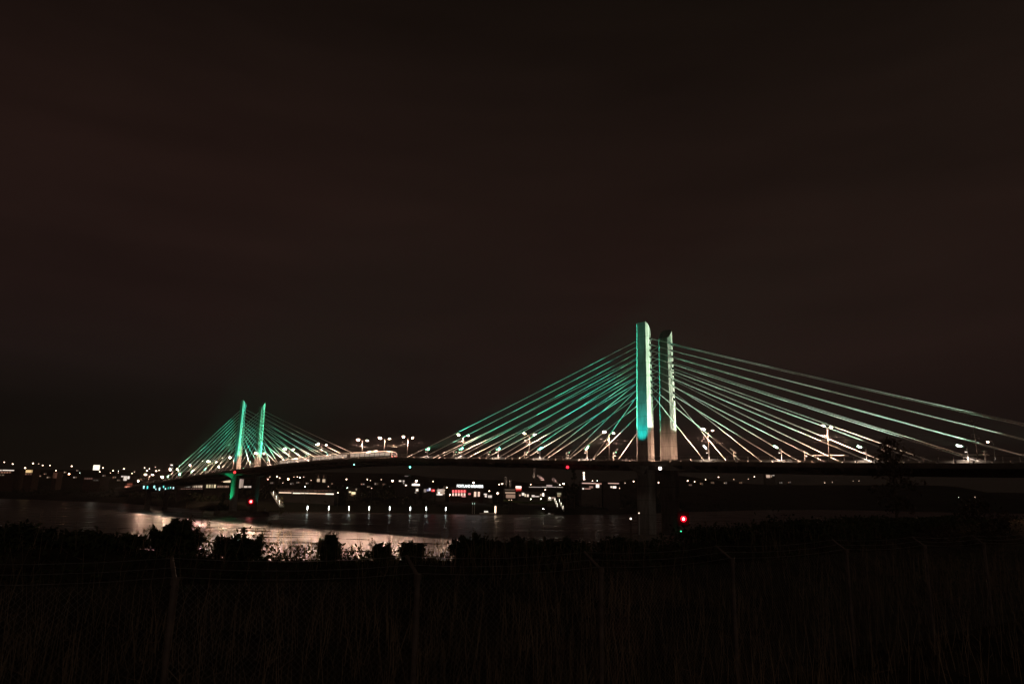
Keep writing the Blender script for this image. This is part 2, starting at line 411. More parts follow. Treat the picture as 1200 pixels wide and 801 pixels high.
# ------------------------------------------------------------------ lamp poles between the tracks
def lamp_pole(x_px, label, first=True, lit=(1,1), scale=1):
    t, P = t_of(x_px, 538, 0)
    b = D(t, 0, 0)
    root = thing('lamp_pole', label, 'lamp pole', b, 'twin headed lamp poles along the bridge')
    h = 8.1
    MB().tube([b, b+Vector((0,0,h))], [.15,.09], 8).build('pole', M['polesteel'], root, smooth=True)
    mb = MB(); mb.box(b+Vector((0,0,.2)), .6, .6, .4, U, Q); mb.build('base_block', M['barrier'], root)
    for s, on in ((1, lit[0]), (-1, lit[1])):
        e = b + Q*(s*2.05) + Vector((0,0,h+.15))
        mb = MB(); mb.tube([b+Vector((0,0,h-.35)), b+Q*(s*.9)+Vector((0,0,h+.1)), e+Q*(-s*.3)+Vector((0,0,.12))], .045, 6)
        arm = mb.build('lamp_arm', M['polesteel'], root, smooth=True)
        tl = rad(11 if s > 0 else 3); ln = (Q*(s*math.cos(tl)) + Vector((0,0,math.sin(tl)))); cr_ = U*s; nz_ = ln.cross(U).normalized()
        if nz_.z > 0: nz_ = -nz_
        mb = MB(); mb.box(e - nz_*.06, 1.15, .62, .13, ln, U.cross(Vector((0,0,1))).cross(ln) if False else U); hd = mb.build('lamp_head', M['polesteel'], root)
        if on:
            mb = MB(); mb.box(e + nz_*.025, *((.58, .42) if s > 0 else (.42, .26)), .03, ln, U)
            l = mb.build('lamp_lens', glow((1,.58,.40), LAMP*scale if s > 0 else LAMP*.4*scale), None); l.parent = hd; l.location = -root.location
        # overhead wire bracket below the lamps
        z0 = b+Vector((0,0,5.5)); z1 = b+Q*(s*2.6)+Vector((0,0,5.75))
        mb = MB(); mb.tube([z0+Vector((0,0,.5)), z1], .035, 6); mb.tube([z0, z1+Vector((0,0,-.35))], .03, 6); mb.tube([z1+Vector((0,0,.05)), z1+Vector((0,0,-.5))], .05, 6)
        mb.build('wire_bracket', M['polesteel'], root)
    return t
LAMP = 12500.0
PT = [(177, 'lamp pole at the foot of the bridge ramp, farthest from the camera'), (205, 'lamp pole where the outermost stays of the distant towers meet the deck'),
      (228, 'lamp pole amid the left stays of the distant towers'), (249, 'lamp pole glowing just left of the distant towers'), (274, 'lamp pole directly beside the left distant tower shaft'),
      (304, 'lamp pole just behind the right distant tower shaft'), (338, 'lamp pole below the right stays of the distant towers'), (376, 'lamp pole beside the stays above the middle of the train'),
      (423.5, 'lamp pole nearest the end of the distant stays, over the train'), (449.5, 'lamp pole standing beside the tail of the train'), (477, 'lamp pole in the gap at mid bridge, right of the train'),
      (542, 'lamp pole behind the outer left stays of the closer towers'), (620, 'lamp pole amid the left stays of the closer towers'), (714, 'lamp pole just left of the closer towers'),
      (831, 'lamp pole just right of the closer towers'), (972, 'lamp pole amid the right stays of the closer towers'), (1146, 'unlit lamp pole close to the right end of the stays')]
POLE_T = []
for x, l in PT:
    POLE_T.append(lamp_pole(x, l, lit=(0,0) if x == 1146 else (1,1) if x not in (228,) else (1,0)))
lamp_pole(1395, 'lamp pole on the right approach beyond the last visible stays', scale=.4)
# contact wires
for s in (1, -1):
    mb = MB()
    for h in (5.2, 6.3):
        pts = []
        ps = sorted(POLE_T)
        for a, b in zip(ps, ps[1:]):
            for i in range(4):
                f = i/4; t = a+(b-a)*f; pts.append(D(t, s*2.55, h - (.5 if h > 6 else .0)*4*f*(1-f)*.8))
        mb.tube(pts, .012, 4)
    tag(mb.build('overhead_wire', M['darksteel']), 'thin overhead train wire over the %s track' % ('nearer' if s > 0 else 'farther'), 'wire')

# ------------------------------------------------------------------ floodlight posts beside the stays
def flood_post(tt, e, j, s, label):
    t = tt + e*(18.2 + 17.3*j); b = D(t, s*5.55, 0); hgt = 3.35
    root = thing('floodlight_post', label, 'floodlight post', b, 'floodlight posts beside the stays')
    MB().tube([b, b+Vector((0,0,hgt))], .09, 8).build('post', M['white'], root)
    top = b+Vector((0,0,hgt-.35)); ax = U*(-e); ot = Q*s
    mb = MB(); mb.tube([top, top+ot*.75], .05, 6); mb.build('arm', M['white'], root)
    c1 = top+ot*.85+Vector((0,0,.22)); c2 = top+ot*.80+Vector((0,0,-.5))
    dist = (t-tt)*e - 1.6
    e0, e1 = math.atan2(27.6-c1.z, dist), math.atan2(57-c1.z, dist)
    em = (e0+e1)/2; bang = math.degrees(e1-e0)
    tgt = W(tt+e*1.6, s*(SO+.9), c1.z + dist*math.tan(em))
    dv = (tgt-c1).normalized()
    sd2 = dv.cross(Vector((0,0,1))).normalized()
    mb = MB(); mb.box(c1, .5, .55, .42, dv, sd2); fl = mb.build('floodlight', M['darksteel'], root)
    mb = MB(); mb.box(c1+dv*.255, .02, .46, .34, dv, sd2); q = mb.build('lens', glow((.30,1,.55), 5.0), None); q.parent = fl; q.location = -root.location
    mb = MB(); mb.box(c2, .42, .3, .22, ax, ot); pl = mb.build('path_light', M['white'], root)
    mb = MB(); mb.box(c2+Vector((0,0,-.12)), .34, .22, .02, ax, ot); q = mb.build('lens', glow(PINKW, 6), None); q.parent = pl; q.location = -root.location
    gc = R.choice([(.06,1,.58),(.18,1,.62),(.26,1,.50),(.04,1,.80),(.10,1,.62)] if (e > 0 or ti) else [(.70,1,.72),(.95,1,.78),(.30,1,.62),(1,.96,.74),(.55,1,.66)])
    inn = sd2 if sd2.dot(Q*s) < 0 else -sd2
    mb = MB(); mb.box(c1+dv*.88+inn*.272, 1.25, .02, .42, dv, sd2); q = mb.build('beam_blocker', M['socket'], None); q.parent = fl; q.location = -root.location  # added plate, keeps the beam off the other shaft
    light('SPOT', c1+dv*.32+inn*.195, FLOODW*(1.0 if e > 0 else .74)*(1.0 if ti == 0 else .8)*(.45+.35*j+.12*j*j)*R.uniform(.65,1.35), gc, tgt+inn*.0, bang, .12, .03, root)
    light('SPOT', c2+Vector((0,0,-.2)), PATHW, PINKW, c2+Vector((0,0,-3))+ot*1.2, 152, .4, .12, root)
FLOODW, PATHW = 98000, 1100
ORD = ['closest to','second from','third from','fourth from','farthest from']
for ti, tt in enumerate((0.0, SPAN)):
    for e in (1, -1):
        for s in (1, -1):
            for j in range(5):
                tw = 'the closer towers' if ti == 0 else 'the distant towers'
                side = {(0,1):'left',(0,-1):'right',(1,1):'left',(1,-1):'right'}[(ti,e)]
                flood_post(tt, e, j, s, 'white floodlight post %s %s, %s side, on the %s edge' % (ORD[j], tw, side, 'near' if s > 0 else 'rear'))

# tower floodlights: fittings on the deck and on the pile caps
def tower_flood(p, tgt, power, color, ang, blend, label, size=.25):
    p = Vector(p); tgt = Vector(tgt); dv = (tgt-p).normalized(); sd2 = dv.cross(Vector((0,0,1))).normalized()
    root = thing('tower_floodlight', label, 'floodlight', p, 'tower floodlights')
    mb = MB(); mb.box(p+Vector((0,0,.08)), .5, .4, .16); mb.tube([p+Vector((0,0,.1)), p+Vector((0,0,.45))], .05, 6); mb.build('bracket', M['darksteel'], root)
    c = p+Vector((0,0,.62)); mb = MB(); mb.box(c, .45, .5, .4, dv, sd2); mb.build('housing', M['darksteel'], root)
    light('SPOT', c+dv*.35, power, color, tgt, ang, blend, size, root)
def aim(p, tt, o, tx, z0, z1):
    p = Vector(p); q = W(tt+tx, o, 0); dist = math.hypot(q.x-p.x, q.y-p.y)
    pz = p.z+.62; e0, e1 = math.atan2(z0-pz, dist), math.atan2(z1-pz, dist)
    return W(tt+tx, o, pz+dist*math.tan((e0+e1)/2)), math.degrees(e1-e0)
def towers_lit():
    for ti, tt in enumerate((0.0, SPAN)):
        nm = 'closer' if ti == 0 else 'distant'
        for s in (1, -1):
            sn = 'near' if s > 0 else 'rear'
            o0 = s*(SO+.3)
            if s > 0:
                p = D(tt-.2, s*10.9, .02); tg, an = aim(p, tt, o0+s*1.3, .1, 23.8, 46)
                tower_flood(p, tg, 11500 if ti == 0 else 3500, CYAN, an, .85, 'floodlight on the walkway in front of the %s %s shaft, teal beam' % (nm, sn))
                p = D(tt+1.4, s*11.0, .02); tg, an = aim(p, tt, o0+s*1.3, .2, 40, 64)
                tower_flood(p, tg, 20000 if ti == 0 else 7500, (.16,1,.64) if ti == 0 else (.03,1,.42), an, .7, 'floodlight on the walkway in front of the %s %s shaft, green beam' % (nm, sn))
            for e in (1, -1):
                p = D(tt+e*14.5, s*(SO+2.4), .02); tg, an = aim(p, tt, s*(SO+.9), e*1.8, 26.8, 58)
                pw = 3000 if e > 0 else 1300
                if ti: pw = 4000 if e > 0 else 4500
                tower_flood(p, tg, pw, (.03,1,.42) if (e > 0 or ti) else (.30,1,.52), an, .15,
                            'floodlight on the deck aimed at the %s %s shaft from the %s' % (nm, sn, 'left' if e > 0 else 'right'), .04)
    tower_flood(W(SPAN+2.0, 11.2, 2.31), W(SPAN+.6, 6.6, 15), 7000, (.02,1,.36), 62, .5, 'floodlight on the distant pile cap below the left shaft')
    tower_flood(W(SPAN-5.0, -9.0, 2.31), W(SPAN-2, -6.2, 12), 160, (.05,1,.75), 60, .5, 'floodlight on the distant pile cap below the right shaft')
towers_lit()

# ------------------------------------------------------------------ train
def train(t0, ncar=3, o=2.3, L=28.6):
    root = thing('light_rail_train', 'long pale light rail train with lit windows crossing the middle of the bridge', 'train', D(t0+L*ncar/2, o, .16))
    for c in range(ncar):
        a = t0 + c*(L+.4); n = 10
        prof = [(-1.3,.35),(-1.33,1.6),(-1.25,2.75),(-.9,3.25),(.9,3.25),(1.25,2.75),(1.33,1.6),(1.3,.35)]
        rings = []
        for i in range(n+1):
            f = i/n; t = a + L*f
            end = min(f, 1-f)*L
            k = 1 if (0 < c < ncar-1) else 1
            sq = 1.0
            if (c == 0 and i == 0) or (c == ncar-1 and i == n): sq = .78
            rings.append([D(t, o+x*(.9+.1*sq) if sq < 1 else o+x, .16+(z if sq == 1 else .35+(z-.35)*sq)) for x, z in prof])
        mb = MB(); mb.loft(rings); body = mb.build('car_body', M['trainpaint'], root, fix=True)
        mb = MB()
        rr = [[D(a+L*(.02+.96*i/n), o+x, .16+z) for x, z in ((-1.36,.5),(-1.36,.95),(1.36,.95),(1.36,.5))] for i in range(n+1)]
        mb.loft(rr); q = mb.build('blue_band', M['bluepaint'], None, fix=True); q.parent = body; q.location = -root.location
        for s in (1, -1):
            for k in range(8):
                ta = a + .9 + k*(L-1.8)/8
                tb = ta + (L-1.8)/8 - .5
                mb = MB(); x0, x1 = o+s*1.20, o+s*1.352
                mb.hexa([D(ta,x0,.16+1.45),D(tb,x0,.16+1.45),D(tb,x1,.16+1.45),D(ta,x1,.16+1.45),D(ta,x0,.16+2.5),D(tb,x0,.16+2.5),D(tb,o+s*1.30,.16+2.5),D(ta,o+s*1.30,.16+2.5)])
                q = mb.build('window', M['trainwin'], None, fix=True); q.parent = body; q.location = -root.location
        mb = MB()
        for tb in (a+3.5, a+L/2, a+L-3.5): mb.box(D(tb, o, .5), 2.6, 2.2, .55, U, Q)
        mb.build('bogie_frame', M['rubber'], root)
        mb = MB(); mb.box(D(a+L*.5, o, 3.6), 4.5, 1.6, .42, U, Q); mb.build('roof_unit', M['steel'], root)
    e = t0 - .06
    for x in (-.8, .8):
        mb = MB(); mb.box(D(e, o+x, 1.2), .1, .28, .2, U, Q); mb.build('tail_light', glow(RED, 5), root)
    mb = MB(); mb.box(D(e+.02, o, 2.2), .06, 1.7, .9, U, Q); mb.build('end_window', M['glass'], root)
train(t_of(462, 533, 2.3)[0])

# a low tram shelter roof on the right end of the deck
def shelter(px0, px1, label):
    t0 = t_of(px0, 540, -7)[0]; t1 = t_of(px1, 540, -7)[0]
    root = thing('walkway_shelter', label, 'shelter', D((t0+t1)/2, -7, 0))
    mb = MB(); mb.hexa([D(t0,-8.5,2.55),D(t1,-8.5,2.55),D(t1,-6.4,2.55),D(t0,-6.4,2.55),D(t0,-8.5,2.7),D(t1,-8.5,2.7),D(t1,-6.4,2.75),D(t0,-6.4,2.75)]); mb.build('roof', M['white'], root, fix=True)
    for t in (t0, t1):
        t = t + (.6 if t == min(t0,t1) else -.6)
        mb = MB(); mb.beam(D(t,-7.4,0), D(t,-7.4,2.56), .12, .12); mb.build('post', M['steel'], root)
shelter(1125, 1158, 'flat white shelter roof on the deck beside the unlit lamp pole')
shelter(955, 992, 'flat white shelter roof on the deck amid the right stays')

# ------------------------------------------------------------------ small beacons
def beacon(p, color, r, strength, label, mount_dir=(0,0,-1), mount=.8, group='navigation lights on the bridge', spill_blocker=False, hot=False):
    p = Vector(p); md = Vector(mount_dir).normalized()
    root = thing('navigation_light', label, 'beacon', p+md*mount, group)
    MB().tube([p+md*mount, p+md*(r*.6)], .06, 6).build('bracket', M['darksteel'], root)
    MB().ball(p, r, 10, 6).build('lantern', glow(color, strength), root, smooth=True)
    if hot:
        fw = Vector((-p.x, -p.y, 0)).normalized(); MB().ball(p+fw*(r*.78), r*.42, 10, 6).build('bulb', glow((1,.42,.40), 14.0), root, smooth=True)
    if spill_blocker:  # added plates that stop the red light spilling onto the pier
        bk = Vector((-p.x, -p.y, 0)).normalized(); sdv = Vector((-bk.y, bk.x, 0))
        mb = MB(); mb.box(p-bk*(r*1.15), r*3.6, .04, r*4.6, sdv, bk); 
        for g in (1, -1): mb.box(p+sdv*(g*r*1.8)+bk*(r*.5), .04, r*3.4, r*4.6, sdv, bk)
        mb.build('spill_blocker', M['socket'], root)
    mb = MB(); mb.tube([p+Vector((0,0,r*.9)), p+Vector((0,0,r*.9+.08))], r*.7, 8); mb.build('cap', M['darksteel'], root)
def on_edge(px, py, color, r, st, label):
    t, P = t_of(px, py, HALF+.35)
    beacon(P, color, r, st, label, Vector((-Q.x,-Q.y,.7)), max(.5, (zd(t)-.6-P.z)*.9))
on_edge(665, 547, (1,.012,.03), .36, 5, 'red light under the deck edge left of the closer towers')
on_edge(480.5, 547, (.10,1,.6), .24, 14, 'green light under the deck edge below the mid bridge lamp pole')
on_edge(415, 544, (.25,1,.7), .18, 9, 'small green light under the deck edge below the train')
on_edge(773.5, 548.5, (1,.86,.72), .36, 9, 'small white light under the deck between the closer shafts')
P = at(801, 607.5, 176)
beacon(P, (1,.006,.02), .72, 2.6, 'large brilliant red light on a mast at the foot of the closer rear shaft', (0,0,-1), P.z-1.5, spill_blocker=True, hot=True)
P = at(798, 622, 184); beacon(P, (.05,1,.4), .16, 2.2, 'tiny green light below the brilliant red one', (0,0,-1), max(.6,P.z-1.5))
P = at(294, 587.3, 345.5); beacon(P, (1,.008,.02), .95, 2.2, 'red light on a mast between the distant tower shafts', (0,0,-1), P.z-1.5, spill_blocker=True, hot=True)
t, P = t_of(275, 553, HALF+.35); beacon(P, (1,.05,.05), .6, 2.2, 'dim red light under the deck at the left distant shaft', Vector((-Q.x,-Q.y,.7)), 1.0)

# ------------------------------------------------------------------ water
wm = bpy.data.materials.new('river_water'); wm.use_nodes = True
nt = wm.node_tree; b = nt.nodes['Principled BSDF']
b.inputs['Base Color'].default_value = (.012,.011,.009,1); b.inputs['Roughness'].default_value = .34; b.inputs['IOR'].default_value = 1.33
tcw = nt.nodes.new('ShaderNodeTexCoord')
def wn(scale, stretch, detail):
    mpw = nt.nodes.new('ShaderNodeMapping'); mpw.inputs['Scale'].default_value = stretch; mpw.inputs['Rotation'].default_value = (0,0,rad(-12))
    n = nt.nodes.new('ShaderNodeTexNoise'); n.inputs['Scale'].default_value = scale; n.inputs['Detail'].default_value = detail
    nt.links.new(tcw.outputs['Object'], mpw.inputs['Vector']); nt.links.new(mpw.outputs['Vector'], n.inputs['Vector']); return n
n1 = wn(.03, (1,2.6,1), 3); n2 = wn(.5, (1,1.4,1), 3)
# slicks: patches of calmer water
mrw = nt.nodes.new('ShaderNodeMapRange'); mrw.inputs['From Min'].default_value = .38; mrw.inputs['From Max'].default_value = .62; mrw.inputs['To Min'].default_value = .26; mrw.inputs['To Max'].default_value = .35
nt.links.new(n1.outputs['Fac'], mrw.inputs['Value']); nt.links.new(mrw.outputs[0], b.inputs['Roughness'])
bp = nt.nodes.new('ShaderNodeBump'); bp.inputs['Strength'].default_value = .015; bp.inputs['Distance'].default_value = .5
nt.links.new(n2.outputs['Fac'], bp.inputs['Height']); nt.links.new(bp.outputs['Normal'], b.inputs['Normal'])
mb = MB(); mb.face([(-3200,-200,0),(3200,-200,0),(3200,6700,0),(-3200,6700,0)])
tag(mb.build('river', wm), kind='structure')

# ------------------------------------------------------------------ terrain
SHP = [onz(*p) for p in ((0,584),(60,586),(140,589.3),(200,594),(250,599.5),(330,599.8),(400,600.4),(500,601.6),(580,602.3),(650,603),(720,602.5),(800,600),(900,597.3),(960,597),(1010,597.6),(1100,598.5))]
SH = [(-3000, 1400), (-1500, 1080)] + [(p.x, p.y) for p in SHP] + [(1400, 1700), (4000, 2500)]
SH.sort()
def lerp_tab(T, x):
    if x <= T[0][0]: return T[0][1]
    for (a, b), (c, d) in zip(T, T[1:]):
        if x <= c: return b + (d-b)*(x-a)/max(c-a, 1e-6)
    return T[-1][1]
def sm(x): x = min(max(x,0),1); return x*x*(3-2*x)
def zfar(x, y):
    d = y - lerp_tab(SH, x)
    if d < 0: return -1.5 + d*.05 if d > -40 else -4
    sl = .060 if x < -450 else .060 - .022*sm((x+450)/300)
    cap = 75 if x < -200 else 75-25*sm((x+200)/300)
    rt = sm((x-260)/160)
    sl += .10*rt; cap += 28*rt
    z = -1.5 + 6.5*sm(d/16) + min(max(d-16,0)*sl, cap)
    return z + 1.5*noise.noise(Vector((x*.01, y*.01, 3)))*sm(d/60)
xs = []; x = -2600
while x < 2600:
    xs.append(x); x += 14 if -700 < x < 500 else 60
ds = [-30, -6, 0, 3, 6, 9, 12, 16, 22, 30, 45, 65, 90, 120, 160, 210, 270, 340, 430, 540, 680, 850, 1100, 1500, 2200, 3500]
mb = MB()
for x in xs:
    y0 = lerp_tab(SH, x)
    for d in ds: mb.v.append((x, y0+d, zfar(x, y0+d)))
nd = len(ds)
for i in range(len(xs)-1):
    for j in range(nd-1):
        mb.f.append((i*nd+j, (i+1)*nd+j, (i+1)*nd+j+1, i*nd+j+1)); mb.m.append(0)
tag(mb.build('hillside', M['hill'], smooth=True), kind='structure')

YE = [(-200,19),(-60,21),(-20,25),(0,30),(15,40),(35,70),(60,100),(100,135),(200,210),(400,330),(900,560)]
CREST = [(-400,634),(0,634),(140,632),(215,638),(255,648),(540,649),(600,641),(740,638),(800,630),(900,618),(1000,610),(1200,606),(1600,604)]
def crest_z(x, y):
    px = 600 + 866*x/max(y, 5)
    d = ray(px, lerp_tab(CREST, px)); return H + d.z/d.y*y - .22
def znear(x, y):
    e = lerp_tab(YE, x) - y
    r = math.hypot(x, y+1)
    z = 8.05 - 1.4*sm((r-2.2)/4.5) + .16*noise.noise(Vector((x*.25,y*.25,0))) + .35*noise.noise(Vector((x*.05,y*.05,5)))
    z += 1.5*sm((x-30)/80)*sm((y-20)/60)
    u = (y - (lerp_tab(YE, x) - 3))/(6 + .10*max(y-30, 0))
    if abs(u) < 1 and y > 14:
        k = sm(1-abs(u)); zc = crest_z(x, y)
        if zc > z or x > 5: z += (zc - z)*k
    if e < 0: z = max(z + e*.42 , -2.5)
    return z
mb = MB(); gx_, gy_ = [], []
x = -160
while x < 900: gx_.append(x); x += 1.2 if -25 < x < 30 else 5 if x < 140 else 25
y = -60
while y < 700: gy_.append(y); y += 1.2 if -4 < y < 40 else 4 if y < 170 else 25
for x in gx_:
    for y in gy_: mb.v.append((x, y, znear(x, y)))
ny = len(gy_)
for i in range(len(gx_)-1):
    for j in range(ny-1):
        mb.f.append((i*ny+j, (i+1)*ny+j, (i+1)*ny+j+1, i*ny+j+1)); mb.m.append(0)
tag(mb.build('ground', M['soil'], smooth=True), kind='structure')

# ------------------------------------------------------------------ fence in the foreground
FP = [(205,680,8.0),(489.5,675,8.95),(704,667,10.2),(858,656,12.4),(992,645,15.6),(1084,640,17.8),(1153,637,20.0)]
joints = [at(x,y,d) for x,y,d in FP]
d0 = joints[0]-joints[1]
joints = [joints[0]+d0*2, joints[0]+d0] + joints + [joints[-1]+(joints[-1]-joints[-2])*k for k in (1,2,3)]
for j in joints[:2]: j.z = joints[2].z
fence = thing('chain_link_fence', 'rusty chain link fence with slanted barbed wire arms across the foreground', 'fence', (joints[3].x, joints[3].y, znear(joints[3].x, joints[3].y)))
arms = []
for i, j in enumerate(joints):
    g = Vector((j.x, j.y, znear(j.x, j.y)-.3))
    al = (joints[min(i+1,len(joints)-1)]-joints[max(i-1,0)]); al.z = 0; al.normalize()
    out_d = Vector((-al.y, al.x, 0))
    tip = j + (out_d*.36 + Vector((0,0,.30)))*.72 - al*.07
    arms.append((j, tip))
    mb = MB(); mb.tube([g, j], .034, 8); mb.tube([j+Vector((0,0,-.04)), j+Vector((0,0,.03))], .046, 8); mb.tube([j, tip], [.026,.02], 6)
    mb.build('fence_post', M['post'], fence)
mb = MB()
for i in range(len(joints)-1):
    a, b2 = joints[i], joints[i+1]; al = (b2-a); L = al.length; hh = 2.0; st = .075
    n = int((L+hh)/st)
    for k in range(n):
        for sgn in (1,-1):
            s0 = k*st - (hh if sgn > 0 else 0); s1 = s0 + (hh if sgn > 0 else -hh)
            z0, z1 = -hh, 0
            if sgn < 0: s0 = k*st; s1 = s0 - hh
            # clip to panel
            def clip(sa, za, sb, zb):
                ps = []
                for lim in (0, L):
                    if (sa < lim) != (sb < lim):
                        f = (lim-sa)/(sb-sa); ps.append((lim, za+(zb-za)*f))
                q = [p for p in ((sa,za),(sb,zb)) if 0 <= p[0] <= L] + ps
                return q[:2] if len(q) >= 2 else None
            q = clip(s0, z0, s1, z1)
            if not q: continue
            p0 = a+al*(q[0][0]/L)+Vector((0,0,q[0][1]-.04)); p1 = a+al*(q[1][0]/L)+Vector((0,0,q[1][1]-.04))
            mb.tube([p0, p1], .0014, 3, False)
mb.build('wire_mesh', M['wire'], fence)
for fr in (.15, .55, .97):
    pts = []
    for i in range(len(arms)-1):
        a = arms[i][0].lerp(arms[i][1], fr); b2 = arms[i+1][0].lerp(arms[i+1][1], fr)
        for k in range(4):
            f = k/4; p = a.lerp(b2, f); p.z -= .05*4*f*(1-f); pts.append(p)
    mb = MB(); mb.tube(pts, .0035, 4)
    for p, q in zip(pts, pts[1:]):
        for k in range(4):
            c = p.lerp(q, (k+.5)/4); v = Vector((R.uniform(-1,1), R.uniform(-1,1), R.uniform(-1,1))).normalized()*.02
            mb.tube([c-v, c+v], .0015, 3, False)
    mb.build('barbed_wire', M['wire'], fence)

# ------------------------------------------------------------------ vegetation
def leaf(mb, c, size, n=None):
    n = n or Vector((R.gauss(0,1), R.gauss(0,1), R.gauss(0,1))).normalized()
    u = n.orthogonal().normalized(); u = (Matrix.Rotation(R.uniform(0,6.28), 3, n) @ u); v = n.cross(u)
    mb.face([c-u*size, c-v*size*.42+u*size*.1, c+u*size, c+v*size*.42+u*size*.1])
def crest_d(px):
    D0 = 25
    for k in range(12): D0 = lerp_tab(YE, (px-600)/866*D0) - 2.5
    return D0
def bush(px, topy, halfw, D0, label, n=1500, lsz=.07, cat='bush', stems=9, shape=.8):
    D0 = crest_d(px)
    top = at(px, topy, D0); g = znear(top.x, D0); hgt = max(top.z - g, .35); rw = halfw/F*D0
    root = thing('bush', label, cat, (top.x, D0, g), 'bushes along the river bank')
    base = Vector((top.x, D0, g)); mb = MB(); lf = MB(); cl = []
    for k in range(stems*3):
        a = R.uniform(0, 6.28); rr = math.sqrt(R.random())*.85
        hh = hgt*(1-rr**2.2*(.55 if halfw > 20 else .15))*R.uniform(.45 if halfw > 20 else .6, 1.0)
        if k == 0: rr, hh = .05, hgt*.98
        tip = base + Vector((rw*rr*math.cos(a), rw*.8*rr*math.sin(a), hh))
        foot = base + Vector((rw*rr*.55*math.cos(a), rw*.5*rr*math.sin(a), 0)); mid = foot.lerp(tip, .45)
        mb.tube([foot+Vector((0,0,-.1)), mid, tip], [.022,.014,.004], 5)
        cl.append((foot.lerp(mid,.3), tip))
        if R.random() < .55:
            t2 = tip + (tip-mid)*R.uniform(.15,.45) + Vector((R.gauss(0,.06),0,0)); mb.tube([tip, t2], [.005,.002], 4)
            for q in range(7): leaf(lf, tip.lerp(t2, R.random())+Vector((R.gauss(0,.03),R.gauss(0,.03),R.gauss(0,.03))), lsz*R.uniform(.3,.6))
    for k in range(n):
        mid, tip = R.choice(cl); f = R.random()**.75
        p = mid.lerp(tip, f) + Vector((R.gauss(0,1), R.gauss(0,1), R.gauss(0,.6)))*rw*R.choice((.10,.14,.24))*(1.3-f)
        if p.z < g: p.z = g + R.random()*.3
        leaf(lf, p, lsz*R.uniform(.6,1.4))
    lf.build('foliage', M['leaf'], root); mb.build('stems', M['bark'], root)
BU = [(22,613,52,30,'wide dark bush at the far left end of the bank'), (95,624,45,28,'low dark bush right of the one at the far left'), (205,606,40,27,'tall dense bush below the left end of the bright water streak'),
      (284,618,34,25,'leafy bush in front of the bright water below the distant towers'), (386,626,15,23,'small square dense bush alone against the bright water'), (448,636,13,22,'small ragged bush below the dock lamps'),
      (482,634,17,23,'ragged twin topped bush at the right end of the bright water'), (556,624,34,32,'loose bush below the parked dock boat'), (606,628,30,34,'broad loose bush in front of the red water reflection'),
      (662,631,32,36,'flat topped bush below the white water reflection'), (724,630,24,38,'rounded bush just left of the closer tower foot'), (845,636,45,40,'wide low bush right of the brilliant red light'),
      (930,632,50,44,'dark bush below the dim right water reflections'), (150,628,30,26,'low bush left of the tall dense one')]
for px, ty, hw, d, lab in BU: bush(px, ty, hw, d, lab, n=int(900+hw*45), lsz=.085 if d < 26 else .10)
# tall thin weed plants against the water
def weed(px, topy, D0, label, nb=7, mat_=None):
    D0 = crest_d(px); top = at(px, topy, D0); g = znear(top.x, D0); base = Vector((top.x, D0, g)); h = max(top.z-g, .4)
    root = thing('tall_weed', label, 'weed', base, 'tall weeds on the bank'); mb = MB(); lf = MB()
    tip = base+Vector((R.uniform(-.1,.1),0,h)); mb.tube([base-Vector((0,0,.1)), base.lerp(tip,.5)+Vector((R.uniform(-.06,.06),0,0)), tip], [.012,.009,.003], 5)
    for k in range(nb*2):
        f = R.uniform(.35,.95); p = base.lerp(tip, f); a = R.uniform(0,6.28); l = h*.28*(1.15-f)
        q = p + Vector((math.cos(a)*l, math.sin(a)*l, l*.9)); mb.tube([p, q], [.006,.002], 4, False)
        for m_ in range(5): leaf(lf, p.lerp(q, R.uniform(.4,1.05))+Vector((R.gauss(0,.02),R.gauss(0,.02),R.gauss(0,.02))), R.uniform(.012,.028))
    mb.build('stem', M['stalk'], root); lf.build('seed_heads', M['leaf'], root)  # second part: seed heads of the weed, made from small leaf shapes
WE0 = [(262,616),(270,621),(360,634),(366,630),(402,641),(462,638),(470,633),(497,636),(505,640),(514,634),(524,639),(533,632),(541,636),(160,622),(172,617)]
WE = [(224,602),(236,597),(243,604),(247,611),(300,612),(309,617),(318,609),(326,621),(335,613),(343,620),(352,629),(412,638),(424,632),(437,629)]
for i, (px, ty) in enumerate(WE):
    weed(px, ty, 24.5, 'thin weed with seed heads %s' % ['at the right shoulder of the tall dense bush','topmost above the tall dense bush','beside the topmost weed of the tall bush','low at the right foot of the tall dense bush',
        'on the right of the leafy bush under the towers','second weed right of the leafy bush under the towers','tallest in the row against the bright water','short between two taller weeds against the bright water','second tallest in the row against the bright water','near the end of the row against the bright water','last and lowest in the row left of the square bush',
        'just right of the square dense bush','between the square bush and the ragged bush','just left of the small ragged bush'][i], nb=6+i%4)
for i, (px, ty) in enumerate(WE0):
    weed(px, ty, 24.5, 'small thin weed, %s from the left in the thin row along the bank crest' % ['third','fourth','fifth','sixth','seventh','eighth','ninth','tenth','eleventh','twelfth','thirteenth','fourteenth','fifteenth','first','second'][i], nb=4)
